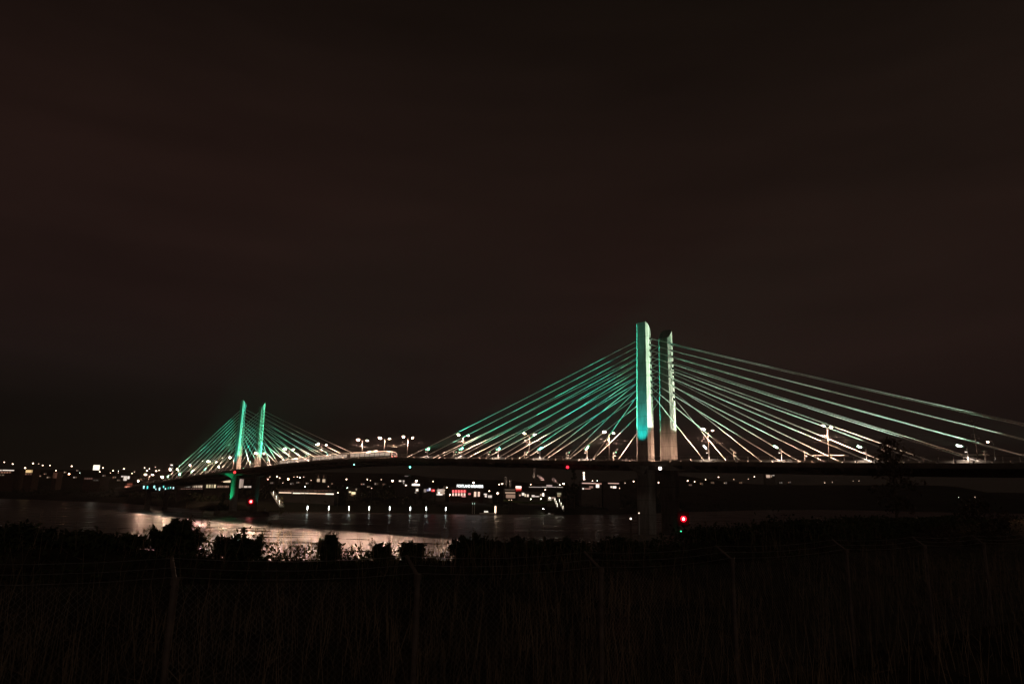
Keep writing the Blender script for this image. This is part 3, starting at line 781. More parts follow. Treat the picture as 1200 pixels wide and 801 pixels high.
# grass and dry stalks: too many to count
mb = MB()
def blade(p, h, w_, lean):
    a = R.uniform(0, 6.28); d = Vector((math.cos(a), math.sin(a), 0)); sdv = Vector((-d.y, d.x, 0))*w_
    if abs(sdv.x) < w_*.5: sdv.x = w_*.7
    p1 = p+Vector((0,0,h*.55))+d*lean*.35; p2 = p+Vector((0,0,h))+d*lean
    b0 = len(mb.v); mb.v += [tuple(p-sdv), tuple(p+sdv), tuple(p1+sdv*.7), tuple(p1-sdv*.7), tuple(p2)]
    mb.f += [(b0,b0+1,b0+2,b0+3),(b0+3,b0+2,b0+4)]; mb.m += [0,0]
for k in range(26000):
    y = 3.2 + 42*R.random()**1.5; x = R.uniform(-.78,.82)*y + R.uniform(-1,1)
    if y > lerp_tab(YE, x)+6: continue
    dn = noise.noise(Vector((x*.35, y*.35, 9)))
    dn += .5*noise.noise(Vector((x*.12, y*.12, 2)))
    if dn < -.12 and R.random() < .85: continue
    if x < -.12*y and R.random() < .45: continue
    blade(Vector((x,y,znear(x,y)-.03)), R.uniform(.25,.75)*(1+.5*dn), R.uniform(.004,.009)*(1+y*.05), R.uniform(.05,.35))
tag(mb.build('grass', M['drygrass']), kind='stuff')
mb = MB()
for k in range(2600):
    y = 5.5 + 34*R.random(); x = R.uniform(-.80,.84)*y
    if y > lerp_tab(YE, x)+3: continue
    dn = noise.noise(Vector((x*.22, y*.22, 19)))
    if dn < -.05 and R.random() < .75: continue
    p = Vector((x,y,znear(x,y)-.05)); h = R.uniform(.7,1.7); 
    tip = p+Vector((R.gauss(0,.16),R.gauss(0,.1),h)); mid = p.lerp(tip,.5)+Vector((R.gauss(0,.04),0,.02))
    mb.tube([p,mid,tip],[.006,.005,.002],3,False)
    if R.random() < .6:
        for q in range(R.randint(2,6)):
            f = R.uniform(.45,1); c = p.lerp(tip,f); v = Vector((R.gauss(0,1),R.gauss(0,1),R.uniform(.3,1.2))).normalized()*R.uniform(.08,.3)
            mb.tube([c,c+v],[.003,.0015],3,False)
tag(mb.build('weeds', M['stalk']), kind='stuff')

def tree(name, base, hgt, rw, label, leafm, n, lsz, group=None, trunk=.18, crown_lo=.3, blobs=26, cat='tree'):
    base = Vector(base); root = thing(name, label, cat, base, group); tr = MB(); lf = MB()
    top = base+Vector((0,0,hgt*.86)); tr.tube([base-Vector((0,0,.3)), base+Vector((rw*.03,0,hgt*.4)), top], [trunk,trunk*.6,trunk*.12], 7)
    cl = []
    for k in range(blobs):
        f = R.uniform(crown_lo, 1); prof = math.sin(math.pi*min(max((f-crown_lo)/(1.02-crown_lo),0.06),1)**.75)**.7
        a = R.uniform(0,6.28); r = rw*prof*R.uniform(.25,.95)
        c = base+Vector((r*math.cos(a), r*math.sin(a), hgt*f*.97)); cl.append((c, rw*R.uniform(.16,.34)))
        tr.tube([base+Vector((0,0,hgt*min(f*.8,.8))), (base+Vector((0,0,hgt*f*.88))).lerp(c,.5)+Vector((0,0,-.02*hgt)), c], [trunk*.3,trunk*.2,trunk*.05], 5, False)
    for k in range(n):
        c, r = R.choice(cl); v = Vector((R.gauss(0,1),R.gauss(0,1),R.gauss(0,.8))).normalized()*r*R.random()**.45
        leaf(lf, c+v, lsz*R.uniform(.6,1.4))
    tr.build('trunk', M['bark'], root); lf.build('crown', leafm, root)
    return root
p = at(1050, 600, 62); zb = znear(p.x, 62)
tree('tree', (p.x, 62, zb), at(1050,514,62).z-zb, 2.6, 'dark sparse tree rising in front of the right stays', M['leafl'], 1500, .15, trunk=.14, crown_lo=.18, blobs=40)
p = at(1150, 620, 55); zb = znear(p.x, 55)
tree('tree', (p.x, 55, zb), 3.8, 3.2, 'low spreading dark tree right of the sparse one', M['leafl'], 1800, .14, trunk=.1, crown_lo=.2, blobs=26)

# far bank trees
tl = MB()
for k in range(12000):
    x = R.uniform(-760, 620) if k < 9500 else R.uniform(-290, -130); y0 = lerp_tab(SH, x)
    d = R.choice((R.uniform(14, 34), R.uniform(60,130), R.uniform(150,420)))
    nn = noise.noise(Vector((x*.03, d*.02, 1)))
    if nn < -.05: continue
    if -60 < x < 30 and d > 50: continue
    z0 = zfar(x, y0+d); hh = (5.5 if d < 50 else 5.5)*(.5+nn)
    leaf(tl, Vector((x, y0+d+R.uniform(-4,4), z0+R.random()*hh)), R.uniform(.7,1.6))
tag(tl.build('treeline', M['farleaf']), kind='stuff')


# undergrowth along the top of the bank
ug = MB()
for k in range(42000):
    x = R.uniform(-42, 62) if k < 30000 else R.uniform(10, 130); e = lerp_tab(YE, x); y = e + R.uniform(-7, 3) if k < 30000 else R.uniform(22, e+2)
    nn = noise.noise(Vector((x*.16, y*.10, 31)))*.6 + noise.noise(Vector((x*.6, y*.5, 33)))*.4
    h = max(.12, .42 + .8*nn)
    leaf(ug, Vector((x, y, znear(x, y) + R.random()**.7*h)), R.uniform(.05,.12)*(1+.012*max(y-25,0)))
tag(ug.build('undergrowth', M['leaf']), kind='stuff')

# ------------------------------------------------------------------ the far bank city
ORDN = ['first','second','third','fourth','fifth','sixth','seventh','eighth','ninth','tenth','eleventh','twelfth','thirteenth','fourteenth','fifteenth','sixteenth','seventeenth','eighteenth','nineteenth','twentieth']
def ground_d(px, py, over):           # distance at which a lamp seen at (px, py) stands OVER metres above the far bank
    d = ray(px, py); d = d/d.y
    D0 = lerp_tab(SH, d.x*450)+8
    for k in range(400):
        P = Vector((0,0,H)) + d*D0
        if P.y - lerp_tab(SH, P.x) > 4 and P.z - zfar(P.x, P.y) <= over: return D0
        D0 += 6
        if D0 > 2600: break
    return D0
W_, O_, R_, G_ = (1,.68,.46), (1,.50,.24), (1,.10,.08), (.75,1,.80)
# region: phrase, lamps (px, py, radius in px, colour, strength)
CITY = [
 ('on the dark hillside left of the white billboard', [(5,541.2,1,W_),(15,543.3,1.1,W_),(29.5,548,1.4,W_),(38.7,542.6,1.3,W_),(45.3,543.2,.5,W_),(42,552.6,1.6,W_),(50,544.9,1,W_),(58.5,544.9,.9,W_),(65.5,551,.9,W_),(81,555,1.6,O_),(84,545.8,1.2,W_),(93.5,553.7,.7,G_)]),
 ('between the white billboard and the bridge end', [(117,552.4,.9,W_),(120.7,547.8,1.1,W_),(129.5,553.8,.6,W_),(132.5,551.2,1,W_),(138.7,551.5,.6,G_),(138.7,553.5,.6,W_),(145.2,549,1.1,W_),(154.7,554.4,.8,W_),(157.5,552.5,.6,W_),(161.5,563,1.7,W_)]),
 ('above the teal lights at the left deck end', [(169.5,547.8,.8,W_),(172.3,551.2,1.3,W_),(175,548.8,.8,W_),(174.5,558.5,.6,W_),(183,551.6,1.4,W_),(182,547,.6,W_),(186.5,550.6,.8,W_),(190,558.7,1.7,W_)]),
 ('above the long lit wharf shed', [(314,561.2,1,(1,.4,.3)),(316.3,558.3,.7,W_),(324.7,558,1.2,W_),(327.8,559.6,.8,W_),(331.5,565.5,.6,W_),(337.7,561,1.9,O_),(344.5,558.5,.6,W_),(348.4,558.5,.8,W_),(351.5,559.2,1.2,W_),(356,558.5,.6,W_),(357.6,569.8,1,G_),(364.6,562.4,.6,W_),(384.8,569.5,.6,W_)]),
 ('over the dark bank right of the wharf shed', [(376.3,559.3,1.2,W_),(396,577,1,W_),(406,561.2,1.3,W_),(407,571.2,.9,G_),(430.5,561.4,.9,W_),(434,562.6,.6,W_),(435.5,571.6,.7,W_),(446.7,561.5,.7,W_),(460,563,1.8,W_),(468.5,563,1.2,W_),(473,563.2,.9,W_),(473.5,559.6,.5,W_),(475.6,568.3,.9,W_)]),
 ('around the hall with red lit windows', [(488,563.2,1.9,W_),(483.5,559.5,.5,W_),(489,573.8,.9,W_),(507.5,563.8,.9,W_),(508,574.2,1.1,R_),(523.6,570.7,1.3,W_),(555,565.3,1.8,W_),(573.5,575,1.2,W_),(583,577.6,1.5,W_),(585,567.2,1.1,W_),(588.3,566.7,1.3,W_),(591,566,1.5,W_)]),
 ('around the tall thin smokestack', [(596.5,585.4,.6,W_),(599.5,585.4,.6,W_),(622,567.3,.9,W_),(626.2,566.8,1.4,W_),(639,573.5,1,W_),(656,567.9,1.1,(1,.7,.6)),(660.5,566.4,1.5,W_)]),
 ('around the works with the white stack', [(694.3,563.1,.9,W_),(700,563,.8,G_),(710.5,565.5,1.7,W_),(711,571.4,.7,W_),(726,571.6,.8,W_),(732.5,565.5,.6,W_),(742.5,563.7,1.2,W_),(771.7,565,1.2,W_)]),
 ('on the dark bank right of the closer towers', [(805.8,563,1.2,W_),(814,564,.9,W_),(827,561.5,.8,W_),(842,558.7,1,W_),(860,561.4,.6,W_),(877,561,.6,W_),(884,558.2,.9,W_)]),
 ('under the right end of the bridge', [(966.5,565.3,.7,W_),(975.5,564.6,.45,W_),(1000,563.5,.45,W_),(1006.5,563.2,.45,W_),(1123.5,582.3,.5,G_),(1142.5,582.2,.5,W_),(1138.5,558.4,.45,W_),(1145.5,558.4,.45,W_)]),
]
for phrase, L in CITY:
    L = sorted(L)
    for i, (px, py, r, c) in enumerate(L):
        dist = ground_d(px, py, 10.5); P = at(px, py, dist); g = zfar(P.x, P.y)
        adj = 'bright' if r >= 1.5 else 'faint' if r < .8 else 'warm'
        if c is G_: adj = 'greenish'
        if c is R_: adj = 'red'
        pos = ORDN[i]
        root = thing('street_lamp', '%s lamp, %s from the left %s' % (adj, pos, phrase), 'street lamp', (P.x, P.y, g), 'street lamps on the far bank')
        rr = r*dist/F*.55
        mb = MB(); mb.tube([(P.x,P.y+.4,g-.5),(P.x,P.y+.4,P.z+.5),(P.x,P.y+.1,P.z+.75)], [.14,.10,.08], 6); mb.build('pole', M['darksteel'], root)
        mb = MB(); mb.ball(P, rr, 8, 5, .8); mb.build('lamp_globe', glow(c, 600.0 if (px in (161.5, 190)) else 22.0 if r >= 1.5 else 10.0 if r > .7 else 5.0), root, smooth=True)

def building(name, label, cat, x0, x1, ytop, Dn, depth, wall, lit_areas=(), group=None, roof=True, base=None):
    a = at(x0, ytop, Dn); b = at(x1, ytop, Dn); zt = (a.z+b.z)/2
    g = min(zfar(a.x, Dn), zfar(b.x, Dn)) - 1 if base is None else base
    root = thing(name, label, cat, ((a.x+b.x)/2, Dn, g), group)
    mb = MB(); mb.hexa([(a.x,Dn,g),(b.x,Dn,g),(b.x,Dn+depth,g),(a.x,Dn+depth,g),(a.x,Dn,zt),(b.x,Dn,zt),(b.x,Dn+depth,zt),(a.x,Dn+depth,zt)])
    mb.build('wall', wall, root)
    if roof:
        e = .5; mb = MB(); mb.hexa([(a.x-e,Dn-e,zt+.003),(b.x+e,Dn-e,zt+.003),(b.x+e,Dn+depth+e,zt+.003),(a.x-e,Dn+depth+e,zt+.003),(a.x-e,Dn-e,zt+.35),(b.x+e,Dn-e,zt+.35),(b.x+e,Dn+depth+e,zt+.35),(a.x-e,Dn+depth+e,zt+.35)])
        mb.build('roof', M['roof'], root)
    for wx0, wy0, wx1, wy1, c, st in lit_areas:
        p = at(wx0, wy0, Dn-.06); q = at(wx1, wy1, Dn-.06); zz = sorted((p.z, q.z))
        fm = MB(); cx, cz, w2, h2 = (p.x+q.x)/2, (zz[0]+zz[1])/2, q.x-p.x, zz[1]-zz[0]
        fm.box((cx, Dn-.03, cz), w2+.25, .10, h2+.25); fr = fm.build('window', M['roof'], root)
        mb = MB(); mb.box((cx, Dn-.10, cz), w2, .06, h2); o = mb.build('pane', glow(c, st), None); o.parent = fr; o.location = -root.location  # emissive face; serves lit windows and also imitates lit walls, eaves and bands
    return root
def row(x0, x1, n, y0, y1, c, st, gap=.35, jit=.25):
    o = []; st0 = (x1-x0)/n
    for i in range(n):
        o.append((x0+i*st0, y0, x0+(i+1-gap)*st0, y1, c, round(st*R.choice((1-jit,1,1+jit)),2)))
    return o
TW = (1,.72,.48); PW = (1,.85,.72)
building('brick_building', 'brick building with a lit white eave at the left edge', 'building', -8, 17.5, 549.6, 930, 30, M['brick'], [(-6,550,2,551.3,PW,.9),(3,550.2,16.5,551.2,PW,1.6)] + row(-5,14,6,552.2,554,(1,.45,.28),.22,.4) + row(-5,6,3,555.5,557,TW,.10), 'buildings on the far bank')
building('house', 'small house with golden lit windows near the left edge', 'house', 29, 39, 549.5, 930, 14, M['brick'], row(30.5,38.5,4,550.3,553.5,(1,.66,.30),.75,.3) + row(29.5,38,3,554.4,556,(1,.45,.3),.14), 'buildings on the far bank')
building('house', 'dim house with a reddish wall below a single lamp', 'house', 62, 67.5, 552.5, 960, 12, M['brick'], row(62.7,67,2,553,560,(1,.4,.25),.06,.3), 'buildings on the far bank')
building('warehouse', 'dim long warehouse with faint pink windows left of the billboard', 'warehouse', 98, 118, 558.6, 880, 20, M['brick'], row(99,109,4,559.4,561.4,(1,.5,.38),.12,.3)+row(109.5,116,2,561.4,563.2,(1,.8,.65),.05,.3), 'buildings on the far bank')
building('office_building', 'pale lit office block with bright bar windows left of the bridge end', 'office', 142, 153.5, 556.8, 780, 16, M['palewall'], [(142.2,557.2,144.6,558.6,PW,.9),(145.2,557.3,148.4,562.8,PW,.8),(149.6,557.6,151.6,560.8,PW,1.2)], 'buildings on the far bank')
building('shop', 'small shop glowing orange red under the pale office block', 'shop', 145.5, 156, 565.2, 730, 12, M['brick'], [(146.5,569,152,571,(1,.34,.22),.7),(149,566,155,568.3,(1,.24,.15),.2),(152,569.2,154.5,570.6,(1,.3,.2),.2)], 'buildings on the far bank')
building('office_tower', 'slim dark tower with stacked lights left of the outermost distant stay', 'tower', 198.5, 203.5, 543.6, 900, 14, M['wall'], [(200,544,202.3,545.1,PW,2.0),(200.2,547.8,202.6,549,PW,.5),(199,550.8,202.8,551.6,PW,.5)], 'buildings on the far bank')
for k, (x0, y0, x1, y1, c, st) in enumerate([(166.8,568.8,170.2,572.0,(.50,1,.92),1.6),(171,569.2,174.6,572.2,(.12,1,.85),1.1),(178.8,568.6,182.8,571.6,(.42,1,.9),1.4),(181.6,571.9,183.6,573.6,(.6,1,.95),1.2),(185.2,571,188.6,574,(.55,1,.92),1.5),(190.2,568.8,193.2,571.2,(.2,1,.85),1.1),(192.6,571.4,195.2,573.2,(.6,1,.95),1.4),(196.2,570.4,198.2,572.6,(.02,.8,.6),.8),(198.8,570,201,571.8,(.45,1,.9),1.2),(201.8,570.2,204.6,572.4,(.7,1,.95),1.3)]):
    t, P = t_of((x0+x1)/2, (y0+y1)/2, HALF+1.4); sc_ = (P.y/F)
    root = thing('deck_light', 'large teal light hung below the left deck end, %s from the left' % ORDN[k], 'floodlight', P, 'teal lights below the left deck end')
    w_, h_ = (x1-x0)*sc_*1.25, (y1-y0)*sc_
    mb = MB(); mb.box(P-Q*.22, w_+.2, .4, h_+.2, U, -Q); mb.build('housing', M['darksteel'], root)
    mb = MB(); mb.box(P, w_, .06, h_, U, -Q); mb.build('lens', glow(c, st), root)
    mb = MB(); zt = zd(t)-.3; a_ = P-Q*.3; mb.beam(a_, Vector((a_.x,a_.y,zt)) - Q*.9, .12, .12); mb.build('hanger', M['darksteel'], root)
building('apartment_building', 'dim apartment block with thin lit windows right of the teal deck lights', 'apartments', 208, 240, 566.4, 545, 14, M['nightwall'], row(209,224,8,568,570.6,(1,.9,.75),.6,.7,.6)+row(226,238,6,568.4,571,(1,.75,.55),.6,.6,.5)+row(212,238,9,572,572.8,(1,.5,.4),.16,.3), 'buildings on the far bank')
building('apartment_building', 'pale apartment block with yellow windows under the bridge left of the distant piers', 'apartments', 241, 270, 560.6, 500, 16, M['nightwall'], [(262,562.3,270,565,(1,.78,.5),.9),(259,561.5,262,564,(1,.5,.3),.5)]+row(242,254,4,567.4,571.2,(1,.82,.5),.6,.45,.5)+row(255,269,6,568.6,571,(1,.6,.42),.25,.4,.5), 'buildings on the far bank')
building('office_building', 'pale lit block seen between the two distant pier legs', 'office', 279, 296, 559.4, 520, 16, M['nightwall'], [(279.3,560.8,282.2,571.5,(1,.74,.6),.42),(283.2,561.2,284.8,571,(1,.74,.6),.30)]+row(286,295,5,569,571,(1,.8,.66),.8,.4,.5), 'buildings on the far bank')
building('wharf_shed', 'long low wharf shed with a bright lit eave right of the distant towers', 'shed', 326, 392.5, 573.2, 470, 12, M['wall'],
  [(327,576.2,341.5,577.6,(1,.72,.50),1.3),(343.2,576.8,352,578.2,(1,.82,.62),1.5),(352.4,576.9,362,578.2,(1,.80,.60),1.2),(362.4,577.1,371,578.4,(1,.70,.48),1.3),(371.4,577.4,381,578.8,(1,.66,.44),1.0),(381.4,577.6,391,579.2,(1,.85,.66),1.5)] + row(328,390,14,574.2,575.2,(1,.45,.3),.10,.25,.5))
building('warehouse', 'dark warehouse with two lit columns over the wharf shed', 'warehouse', 369, 383, 555.8, 640, 16, M['wall'], [(371.6,560.6,374.6,564.2,(1,.72,.48),.55),(378,561,381,564.8,(1,.76,.5),.6),(372.8,556.3,373.3,560,(1,.5,.3),.12),(379.2,556.3,379.7,560,(1,.5,.3),.12)], 'buildings on the far bank')
building('house', 'house with warm golden front glowing right of the wharf shed', 'house', 408, 419, 571.5, 520, 10, M['palewall'], [(409,575.2,411.5,577,(1,.85,.5),.9),(412,576,416.5,578.8,(1,.80,.45),1.3),(416.8,570.5+1.5,418.2,574,(1,.8,.55),.3),(411,579.2,415,580.6,(1,.6,.3),.25)], 'buildings on the far bank')
building('apartment_building', 'dark terraced block with a scatter of small lights below mid bridge', 'apartments', 466, 482, 556.5, 640, 16, M['wall'], [(474,557.2,478.5,557.9,PW,.18),(467.5,562.4,470.2,564,PW,1.1),(472,562.4,474,564.4,PW,.6),(472.4,565,473.6,566.6,PW,.4),(474.6,567.6,477,569,PW,.9)], 'buildings on the far bank')
# hotel front with a stacked white sign
building('hotel', 'dark hotel with a stack of white lit letters blocks under a bright lamp', 'hotel', 481, 494, 565.4, 600, 14, M['wall'], [(482.8,566.6,491.8,568.8,PW,2.2),(485,561.9+3.6,488.4,566.2,PW,1.1),(487.2,572,490.4,575.6,PW,.5),(486,576.3,488.2,577.4,PW,.3)], 'buildings on the far bank')
building('restaurant', 'low restaurant with coloured blue white and red lit front', 'restaurant', 496, 512, 569.4, 590, 12, M['wall'], [(496.8,572.6,499.4,576.4,(1,.8,.7),.25),(500.2,572.8,502.4,575,(.6,.6,1),.5),(502.6,571.4,504.6,574.6,(.9,.9,1),1.0),(505.6,573,509.4,575.8,(1,.05,.06),1.1)], 'buildings on the far bank')
building('boathouse', 'pale lit boathouse with a low canopy left of the red lit hall', 'boathouse', 511.5, 521.5, 572.6, 585, 12, M['palewall'], [(509.6+2,578.2,518.6,580,(1,.85,.74),.9),(513,576,515.8,578,(1,.85,.74),.9),(512.4,573,519,575.6,(1,.8,.7),.13)], 'buildings on the far bank')
# hall with roof sign
hall = building('hall', 'long hall with red lit windows carrying a white lettered roof sign', 'hall', 527, 567, 571.2, 580, 20, M['brick'],
  [w for i in range(5) for w in ((530.0+i*3.35,573.8,531.9+i*3.35,576.6,(1,.16,.16),1.6),(530.0+i*3.35,577.4,531.9+i*3.35,580.6,(1,.62,.5),1.3))] +
  [w for i in range(5) for w in ((532.2+i*3.35,573.6,533.0+i*3.35,577,(1,.02,.03),.5),)] +
  [(541,580.8,545.6,582,(1,.4,.36),.8),(548.8,577.2,551.6,579.4,(1,.25,.25),.7),(555.6,575.8,558,581.6,(1,.66,.5),1.2),(560,575.8,562.2,581.4,(1,.66,.5),1.1)])
cu = bpy.data.curves.new('roof_sign_text', 'FONT'); cu.body = 'PORTLAND BREAKERS'; cu.size = 2.0; cu.extrude = .08; cu.align_x = 'CENTER'; cu.offset = .03
to = bpy.data.objects.new('roof_sign_text', cu); col.objects.link(to)
bpy.context.view_layer.update()
me = bpy.data.meshes.new_from_object(to.evaluated_get(bpy.context.evaluated_depsgraph_get()))
bpy.data.objects.remove(to)
xs_ = [v.co.x for v in me.vertices]; ys_ = [v.co.y for v in me.vertices]
pa, pb = at(535.4, 570.6, 579.2), at(566.2, 567.9, 579.2)
sxx = (pb.x-pa.x)/(max(xs_)-min(xs_)); szz = (pb.z-pa.z)/(max(ys_)-min(ys_))
for v in me.vertices: v.co = Vector((pa.x+(v.co.x-min(xs_))*sxx, 579.2-v.co.z, pa.z+(v.co.y-min(ys_))*szz))
me.materials.clear(); me.materials.append(glow((.95,1,.98), 2.4))
sg = thing('roof_sign', 'white lettered lit sign standing on the roof of the red lit hall', 'sign', ((pa.x+pb.x)/2, 579.4, at(550,571.2,580).z+.35))
lo = bpy.data.objects.new('lettering', me); col.objects.link(lo); lo.parent = sg; lo.location = -sg.location
mb = MB(); z0 = sg.location.z
for f in (0,.2,.4,.6,.8,1): x = pa.x+(pb.x-pa.x)*f; mb.tube([(x,579.45,z0-.1),(x,579.45,pb.z)], .05, 5)
mb.beam((pa.x-.3,579.45,pa.z+.1),(pb.x+.3,579.45,pa.z+.1),.1,.1); mb.beam((pa.x-.3,579.45,pb.z-.1),(pb.x+.3,579.45,pb.z-.1),.1,.1); mb.build('sign_frame', M['darksteel'], sg)
building('kiosk', 'small round fronted white lit kiosk right of the red lit hall', 'kiosk', 566.4, 571.5, 577.4, 575, 5, M['palewall'], [(567,578,570.6,579.4,PW,1.0),(568.2,579.6,570.4,582.2,PW,.9)], 'buildings on the far bank')
building('gatehouse', 'small white lit gatehouse below two lamps', 'gatehouse', 571.6, 577, 579.2, 570, 5, M['palewall'], [(572,580,576.4,582.8,PW,.8)], 'buildings on the far bank')
building('parking_garage', 'parking garage with three bands of tan light left of the red topped sign', 'garage', 590, 604.6, 572, 600, 24, M['palewall'], [(591.5,573.2,603.6,573.9,(1,.70,.5),.28),(592,576,604,577.9,(1,.66,.45),.42),(593,578.8,604,583.2,(1,.60,.42),.30)], 'buildings on the far bank')
building('lit_sign', 'square sign tower glowing white above and red below', 'sign', 604, 611.4, 568.6, 590, 2.5, M['wall'], [(604.4,569.2,611,571.6,(1,.72,.6),2.2),(604.4,571.7,611,573.4,(1,.2,.15),1.2),(604.6,573.5,610.8,575.6,(1,.02,.02),.35),(606.6,566.8+1.9,607.6,569,(1,.5,.4),.5)])
building('factory', 'wide dark factory with a lit roof edge behind the smokestack', 'factory', 619, 666, 569.6, 640, 30, M['wall'], [(620,570.0,634,570.7,PW,.7),(634.6,570.0,641,570.6,PW,.9),(641.4,570.0,652,570.6,PW,.8),(652.6,570.2,659.6,570.8,PW,.7),(662,570.2,664.5,570.8,PW,.8)], 'buildings on the far bank')
building('penthouse', 'pale lit plant room on the roof of the wide factory', 'plant room', 639.8, 647.6, 567, 636, 3.6, M['palewall'], [(640.4,567.8,647,569.4,(1,.75,.66),.6)], None, True, at(645,569.6,640).z+.36)
building('restaurant', 'riverside restaurant with a row of bright uneven windows under the factory', 'restaurant', 607, 640, 575.8, 560, 14, M['palewall'], [(608.6,579,610,581,(1,.6,.45),.7),(611.6,577,614.4,580.2,PW,1.1),(614.8,578.2,616.2,581.6,(1,.8,.55),.9),(617.4,578.8,619.6,581.8,(1,.8,.6),1.0),(623,579.6,626.6,582,PW,.8),(627,580.8,632,581.8,PW,.9),(633,578.4,635,580.6,(1,.7,.5),.5),(635.6,577.4,637.6,581,PW,2.0)], 'buildings on the far bank')
building('house', 'olive lit house at the top of the boat ramp rails', 'house', 652, 659, 576, 555, 9, M['palewall'], [(653,577,657.6,579.4,(1,.9,.55),.30),(648+5,579.8,656.5,581.6,(1,.7,.42),.30)], 'buildings on the far bank')
building('house', 'pale lit terrace house left of the olive one', 'house', 641.5, 651.6, 580.6, 550, 8, M['palewall'], [(642.4,582,646,586,(1,.80,.66),.55),(646.4,582.2,651,584,(1,.7,.55),.4)], 'buildings on the far bank')
building('works_building', 'works building with long pink lit bands right of the dark poplar', 'works', 681.4, 705, 564.2, 600, 24, M['palewall'], [(682,565.2,698,566.6,(1,.62,.5),.75),(698,565.6,705,567.4,(1,.5,.38),.40),(682.4,571.4,684.4,573,PW,1.2),(685.4,571.6,692,573,(1,.5,.38),.35),(690.4,569,695,571.6,(1,.55,.42),.25),(698.4,566.8,702.2,571,PW,1.6)], 'buildings on the far bank')
building('works_building', 'narrow works building with a thin lit roof band and square windows', 'works', 706.5, 726, 564.6, 600, 20, M['wall'], [(712.6,565.4,725.4,566.6,(1,.62,.5),.7),(715.4,569.2,717.4,571.2,PW,1.0),(718,569.2,722.2,571.8,PW,1.4)], 'buildings on the far bank')
building('house', 'small house with a lit gable on the bank right of the closer towers', 'house', 897, 908, 555.4, ground_d(902, 560.5, .5), 20, M['palewall'], [(897.8,556,902.4,559.4,(1,.70,.52),.65),(903,556.4,904.6,559,(1,.7,.5),.4),(905,556.2,907.6,557.2,PW,.5)], 'buildings on the far bank')
# small houses on the slopes, each with a few lit windows
HS = [('left of the white billboard', 'on the hillside', [(20,556.5,5),(46,556,5),(53,553.5,4),(57,557.5,5),(72,555.5,4),(76.5,551.5,3.5),(88,557.5,5),(91,549.5,3.5)]),
      ('left of the bridge end', 'on the slope', [(122,555.5,4.5),(127,559,4),(134,557.5,5),(139,561,4.5),(160,557,4),(164.5,560,3.5)]),
      ('above the long lit wharf shed', 'on the slope', [(318.5,564,4),(342,565,5),(349,563.5,4),(360,564.5,4),(388,565,5)]),
      ('left of the hotel', 'on the bank', [(425,565.5,5),(432,568.5,4),(441,565,5),(450,566,4),(456,568.5,4)]),
      ('right of the closer towers', 'on the bank', [(809,566.5,4),(822,565,4),(835,563.8,4),(850,564,4),(868,563.8,4),(915,563.8,4.5),(925,563.4,4)])]
for phrase, where, L in HS:
    for i, (px, py, wd) in enumerate(L):
        dd = ground_d(px, py+2.6, .6)
        wn_ = [(px-wd*.36, py+1.0, px-wd*.12, py+2.0, R.choice((TW,PW,(1,.5,.3))), round(R.uniform(.25,.9),2)), (px+wd*.08, py+.9, px+wd*.36, py+1.9, R.choice((TW,PW,(1,.62,.36))), round(R.uniform(.08,.5),2))]
        building('house', 'tiny lit house, %s from the left, %s %s' % (ORDN[i], where, phrase), 'house', px-wd/2, px+wd/2, py, dd, 8, R.choice((M['wall'],M['brick'],M['palewall'])), wn_, 'small houses on the far bank')
# billboard
pa, pb = at(108.8, 550.4, 880), at(117.2, 544.6, 880); g = zfar(pa.x, 880)
bb = thing('billboard', 'blank white lit billboard on a post over the left bank', 'billboard', ((pa.x+pb.x)/2, 880, g))
mb = MB(); mb.tube([((pa.x+pb.x)/2,880.6,g-.5),((pa.x+pb.x)/2,880.6,pa.z+1)], .5, 8); mb.build('post', M['darksteel'], bb)
mb = MB(); mb.box(((pa.x+pb.x)/2,880.25,(pa.z+pb.z)/2), pb.x-pa.x+.5, .4, pb.z-pa.z+.5); mb.build('frame', M['darksteel'], bb)
mb = MB(); mb.box(((pa.x+pb.x)/2,880,(pa.z+pb.z)/2), pb.x-pa.x, .06, pb.z-pa.z); mb.build('panel', glow((1,.90,.72), 1.5), bb)  # lamplight on the board put in as a glow of the panel
mb = MB(); mb.box(((pa.x+pb.x)/2,878.9,pa.z-.6), pb.x-pa.x, .8, .15); mb.build('catwalk', M['darksteel'], bb)
# chimneys
def stack(px, ytop, ybase, Dn, r, m, label, lit=None, cat='chimney'):
    p = at(px, ytop, Dn); g = zfar(p.x, Dn)-1
    root = thing('smokestack', label, cat, (p.x, Dn, g)); mb = MB(); mb.tube([(p.x,Dn,g),(p.x,Dn,p.z)], [r*1.25, r], 12); mb.build('shaft', m, root, smooth=True)
    mb = MB(); mb.tube([(p.x,Dn,p.z-1.2),(p.x,Dn,p.z-.4)], r*1.15, 12); mb.build('rim', m, root)
    if lit:
        for dx in (-1, 1): light('SPOT', (p.x+dx*6, Dn-9, at(px, ybase, Dn).z), lit, PINKW, (p.x, Dn, p.z-2), 50, .6, .3, root)
stack(626, 548, 566, 655, .9, M['palewall'], 'tall thin smokestack rising left of the two steam plumes', 6500)
stack(592.4, 558.6, 570, 660, 1.4, M['palewall'], 'short wide chimney left of the red topped sign', 2200)
stack(598, 562, 570, 660, 1.2, M['palewall'], 'lower chimney beside the short wide one', 1200)
stack(684.2, 552.4, 563, 612, .95, M['white'], 'white lit stack over the pink lit works', 20000)
stack(520.4, 569.4, 580, 588, .5, M['white'], 'thin pale lit mast left of the red lit hall', 9000, 'mast')
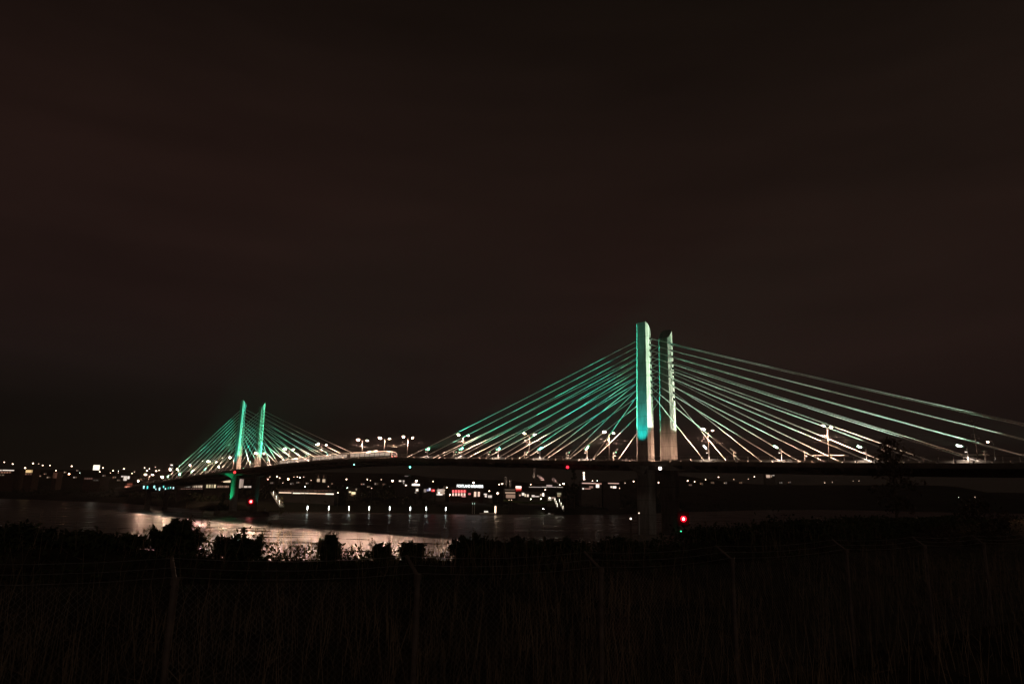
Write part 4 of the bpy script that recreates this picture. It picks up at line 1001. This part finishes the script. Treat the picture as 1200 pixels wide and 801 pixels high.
# steam plumes lit from below
vm_ = bpy.data.materials.new('steam'); vm_.use_nodes = True
ntv = vm_.node_tree; ntv.nodes.clear(); ov = ntv.nodes.new('ShaderNodeOutputMaterial'); pv = ntv.nodes.new('ShaderNodeVolumePrincipled')
pv.inputs['Color'].default_value = (.8,.7,.68,1); pv.inputs['Density'].default_value = .16; ntv.links.new(pv.outputs[0], ov.inputs['Volume'])
for (xa,ya,xb,yb,lab,pw) in ((638.6,563.4,629.6,556.4,'pink steam plume drifting left beside the smokestack',5200),(654,565.6,646.4,560,'pale steam plume drifting left over the factory roof',7500)):
    a, b2 = at(xa,ya,648), at(xb,yb,648); mb = MB()
    pts = [a.lerp(b2, i/6)+Vector((0,0,.35*math.sin(i*1.7))) for i in range(7)]
    mb.tube(pts, [.35,.8,1.2,1.5,1.6,1.4,.7], 10); o = mb.build('steam_plume', vm_, smooth=True); tag(o, lab, 'steam')
    light('SPOT', a+Vector((1.5,-2,-1.5)), pw, (1,.66,.56), b2, 60, .6, .3)
# dark poplar that cuts the lit front
for px, yt, w_, Dn, lab in ((673, 546, 7, 560, 'tall dark poplar between the factory and the pink lit works'),(664, 566, 8, 556, 'round dark tree left of the tall poplar'),(424, 571, 9, 540, 'dark round tree right of the golden fronted house'),(452, 568, 12, 560, 'broad dark tree below the bright lamp at mid bank')):
    p = at(px, yt, Dn); g = zfar(p.x, Dn)
    tree('tree', (p.x, Dn, g), p.z-g, w_*Dn/F*.8, lab, M['farleaf'], 1500, .75, 'dark trees on the far bank', .5, .12, 34)
for px, yt, yb, w_, Dn, lab in ((331, 580, 594, 5, 405, 'pale lit tree behind the bright gangway'),(262,596-20,597,6,415,'dark tree on the bank under the bridge left of the distant piers')):
    p = at(px, yt, Dn); g = zfar(p.x, Dn); g = min(g, p.z-3)
    tree('tree', (p.x, Dn, g), p.z-g, w_*Dn/F*.8, lab, M['litleaf'], 1300, .4, 'trees by the far water edge', .25, .15, 26)

# lawn bank with lit curb under the restaurant
pts = [(590,584.4),(604,586),(616,587.2),(628,587.8),(638,587.6),(648,586),(652,584.6)]
mb = MB()
for (xa,ya),(xb,yb) in zip(pts, pts[1:]):
    a, b2 = at(xa,ya,530), at(xb,yb,530); a2, b3 = at(xa,ya+.2,522), at(xb,yb+.2,522)
    mb.hexa([a2-Vector((0,0,1.2)), b3-Vector((0,0,1.2)), b2-Vector((0,0,1.2)), a-Vector((0,0,1.2)), a2, b3, b2, a])
lw = mb.build('lawn_terrace', M['lawn']); tag(lw, 'curved green lawn terrace lit along the bank below the riverside restaurant', 'terrace')
for px, py in ((622,584.6),(634,584.4),(644,583.2)):
    p = at(px, py, 524); root = thing('bollard_lamp', 'low warm bollard lamp %s on the lawn terrace' % {622:'leftmost',634:'in the middle',644:'at the right end'}[px], 'bollard lamp', (p.x,524,p.z-2.3), 'bollard lamps on the lawn terrace')
    mb = MB(); mb.tube([(p.x,524,p.z-2.3),(p.x,524,p.z)], .1, 6); mb.build('post', M['darksteel'], root); mb = MB(); mb.ball(p+Vector((0,0,.1)), .22, 6, 4); mb.build('lamp_globe', glow((.95,1,.62), 28.0), root)
# boat ramp rails
def ramp(a, b2, label, name, wd, cat, m, lamps=0):
    a, b2 = Vector(a), Vector(b2); root = thing(name, label, cat, (b2.x, b2.y, b2.z))
    side = (b2-a).cross(Vector((0,0,1))).normalized()*wd/2
    mb = MB(); mb.beam(a, b2, wd, .18); mb.build('walkway', m, root)
    for sg in (1,-1):
        mb = MB(); up = Vector((0,0,1.1)); mb.beam(a+side*sg+up, b2+side*sg+up, .09, .09)
        for i in range(13):
            p = a.lerp(b2, i/12)+side*sg; mb.beam(p, p+up, .07, .07)
            if i < 12: mb.beam(p, a.lerp(b2,(i+1)/12)+side*sg+up, .05, .05)
        mb.build('handrail', m, root)
    for i in range(lamps):
        f = (i+.5)/lamps; p = a.lerp(b2, f)+Vector((0,-1.4,1.9)); mb = MB(); mb.ball(p, .16, 6, 4); mb.tube([p+Vector((0,0,-1.9)), p+Vector((0,0,-.1))], .04, 5); mb.build('lamp', [glow((1,.92,.72), 9.0)], root)
    return root
ramp(at(649.5,586,520), at(653.6,594.6,498), 'left of two white boat ramp rails sloping to the water', 'boat_ramp', .8, 'boat ramp', M['palepile'], 3)
ramp(at(654.4,586.4,520), at(660.6,598.4,492), 'right and longer of two white boat ramp rails sloping to the water', 'boat_ramp', .8, 'boat ramp', M['palepile'], 3)
ramp(at(319.5,577.5,425), at(330,593.5,397), 'bright pale gangway sloping down to the dock right of the distant piers', 'gangway', 2.2, 'gangway', M['palepile'], 3)
# docks and lit piles
def dock(px0, px1, yy, label, wd=3.0):
    a, b2 = onz(px0, yy[0]), onz(px1, yy[1]); root = thing('floating_dock', label, 'dock', ((a.x+b2.x)/2, (a.y+b2.y)/2, 0))
    mb = MB(); mb.beam(Vector((a.x,a.y,.45)), Vector((b2.x,b2.y,.45)), wd, .25); mb.build('planking', M['timber'], root)
    mb = MB(); n = 12
    mb.beam(Vector((a.x,a.y,.08)), Vector((b2.x,b2.y,.08)), wd*.8, .45); mb.build('float', M['soffit'], root)
dock(338, 528, (600.9, 602.4), 'long low floating dock along the far bank with lit piles')
for i, px in enumerate((361, 386, 409.5, 433, 457, 481, 499.6, 522.5)):
    yb = 601.0 + (px-338)/190*1.5; p = onz(px, yb); p.y -= 2; dist = p.y
    zt = at(px, yb-9.2, dist).z
    root = thing('dock_pile', 'white lit dock pile, %s of eight from the left' % ORDN[i], 'pile', (p.x, p.y, -1), 'lit piles along the floating dock')
    mb = MB(); mb.tube([(p.x,p.y,-2),(p.x,p.y,zt-2.3)], .26, 8); mb.build('pile', M['palepile'], root)
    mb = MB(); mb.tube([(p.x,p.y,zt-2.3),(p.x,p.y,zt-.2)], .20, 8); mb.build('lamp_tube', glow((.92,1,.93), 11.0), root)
    mb = MB(); mb.tube([(p.x,p.y,zt-.2),(p.x+.1,p.y,zt)], [.34,.1], 8); mb.build('cap', M['darksteel'], root)
for px, lab in ((553.4,'left of two slim pale lit masts behind the moored cabin boat'),(555.8,'right of two slim pale lit masts behind the moored cabin boat')):
    p = onz(px, 602.6); root = thing('mooring_mast', lab, 'mast', (p.x,p.y,-1)); mb = MB(); zt = at(px, 588.5, p.y).z
    mb.tube([(p.x,p.y,-1.5),(p.x,p.y,zt-1.2)], .14, 6); mb.build('pole', M['palepile'], root)
    mb = MB(); mb.tube([(p.x,p.y,zt-1.2),(p.x,p.y,zt)], .15, 6); mb.build('lamp_tube', glow((.7,1,.8), .8), root)
def boat(px, yw, L, label, light_c, st, hgt=1.0, dirx=1, group='boats at the far bank'):
    p = onz(px, yw); root = thing('boat', label, 'boat', (p.x, p.y, 0), group); rings = []
    for i in range(9):
        f = i/8; wdt = L*.16*(math.sin(math.pi*min(f*.62+.36,1)))**.8; x = p.x + dirx*(f-.5)*L; sh_ = .18*(f**2)*hgt
        rings.append([(x,p.y-wdt,.95*hgt+sh_),(x,p.y-wdt*.75,.1),(x,p.y,-.3+.25*f),(x,p.y+wdt*.75,.1),(x,p.y+wdt,.95*hgt+sh_)])
    mb = MB(); mb.loft(rings); mb.build('hull', M['white'], root, fix=True)
    mb = MB(); mb.hexa([(p.x-L*.22,p.y-L*.1,.9*hgt),(p.x+L*.15,p.y-L*.1,.9*hgt),(p.x+L*.15,p.y+L*.1,.9*hgt),(p.x-L*.22,p.y+L*.1,.9*hgt),(p.x-L*.2,p.y-L*.085,2.3*hgt),(p.x+L*.09,p.y-L*.085,2.3*hgt),(p.x+L*.09,p.y+L*.085,2.3*hgt),(p.x-L*.2,p.y+L*.085,2.3*hgt)])
    cab = mb.build('cabin', M['white'], root, fix=True)
    for k in range(3):
        mb = MB(); mb.box((p.x-L*.19+L*.095*(k+.5), p.y-L*.098, 1.65*hgt), L*.07, .06, .6*hgt); q = mb.build('window', glow(light_c, st), None); q.parent = cab; q.location = -root.location
boat(570.5, 602.6, 9.5, 'white cabin boat with lit windows moored at the right end of the dock', (1,.95,.8), 1.6, 1.15)
boat(644, 603.2, 5.5, 'small pale boat by the bright white reflection at the ramp', (1,.95,.85), .35, .6)
dock(548, 586, (602.9, 603.2), 'short floating dock holding the moored cabin boat')
p = onz(580.4, 603.4); zt = at(580.4, 592.6, p.y).z; root = thing('fuel_pump', 'bright orange white lit pump post at the right end of the short dock', 'pump', (p.x,p.y,0))
mb = MB(); mb.box((p.x,p.y,.9), 1.0, .7, 1.2); mb.build('pump_body', M['white'], root); mb = MB(); mb.box((p.x,p.y,(1.5+zt)/2), .9, .5, zt-1.5); mb.build('lit_panel', glow((1,.72,.5), 3.2), root); mb = MB(); mb.box((p.x,p.y,zt+.12), 1.3, .8, .2); mb.build('canopy', M['darksteel'], root)
p = onz(637, 602.9); p.y += 4; zt = 4.2; root = thing('ramp_lamp', 'white lamp post at the foot of the boat ramp over its wide reflection', 'lamp post', (p.x,p.y,-1))
mb = MB(); mb.tube([(p.x,p.y,-1.5),(p.x,p.y,zt)], .1, 6); mb.build('pole', M['darksteel'], root); mb = MB(); mb.box((p.x,p.y-.35,zt), 1.0, .5, .16); mb.build('lamp_head', M['darksteel'], root)
mb = MB(); mb.box((p.x,p.y-.35,zt-.1), .9, .42, .06); mb.build('lens', glow((1,.95,.85), 90.0), root)
# dolphins in the river by the closer tower
for px, yt, yb, c, st, lab in ((739.6, 607, 640, (1,.85,.72), 5.0, 'timber dolphin pile with a small warm lamp left of the closer piers'), (749.4, 600.5, 638, (1,.8,.6), .0, 'slim pale lit pile standing close to the closer near pier')):
    p = onz(px, yb); zt = at(px, yt, p.y).z; root = thing('dolphin_pile', lab, 'pile', (p.x,p.y,-2), 'piles by the closer piers')
    mb = MB(); mb.tube([(p.x,p.y,-3),(p.x,p.y,zt-.3)], .22 if st else .16, 8); mb.build('pile', M['timber'] if st else M['palepile'], root)
    mb = MB(); mb.ball((p.x,p.y-.1,zt-.05), .2 if st else .16, 8, 5); mb.build('lamp_globe', glow(c, st if st else 2.0), root)
# lamp on a thin pole at the rear walkway, right
t, P = t_of(1157.6, 517.6, -10.2); b2 = D(t, -10.2, 0); root = thing('walkway_lamp', 'small lamp on a thin curved pole at the right end of the deck', 'lamp', b2)
mb = MB(); mb.tube([b2-U*.9, b2-U*.9+Vector((0,0,P.z-b2.z-.4)), b2-U*.6+Vector((0,0,P.z-b2.z+.15)), P+Vector((0,0,.15))], [.08,.06,.05,.04], 6); mb.build('pole', M['darksteel'], root)
mb = MB(); mb.ball(P, .22, 8, 5, .7); mb.build('lamp_lens', glow(W_, 16.0), root)

# ------------------------------------------------------------------ night air
HAZE = 0.00005
if HAZE:
    hm = bpy.data.materials.new('night_air'); hm.use_nodes = True
    n_ = hm.node_tree; n_.nodes.clear(); o_ = n_.nodes.new('ShaderNodeOutputMaterial'); v_ = n_.nodes.new('ShaderNodeVolumePrincipled')
    v_.inputs['Color'].default_value = (.9,.85,.8,1); v_.inputs['Density'].default_value = HAZE; v_.inputs['Anisotropy'].default_value = .3
    n_.links.new(v_.outputs[0], o_.inputs['Volume'])
    mb = MB(); mb.box((0, 3250, 60), 6600, 7100, 132); hz = mb.build('haze', hm); tag(hz, kind='stuff')
# ------------------------------------------------------------------ render settings
sc.view_settings.view_transform = 'Standard'; sc.view_settings.look = 'None'; sc.view_settings.exposure = 0; sc.view_settings.gamma = 1; sc.view_settings.use_curve_mapping = False
cy = sc.cycles
cy.use_denoising = True; cy.filter_width = 1.5; cy.use_light_tree = True
cy.max_bounces = 5; cy.diffuse_bounces = 2; cy.glossy_bounces = 3; cy.volume_bounces = 0; cy.transmission_bounces = 2
cy.sample_clamp_indirect = 2.0; cy.sample_clamp_direct = 0; cy.caustics_reflective = False; cy.caustics_refractive = False
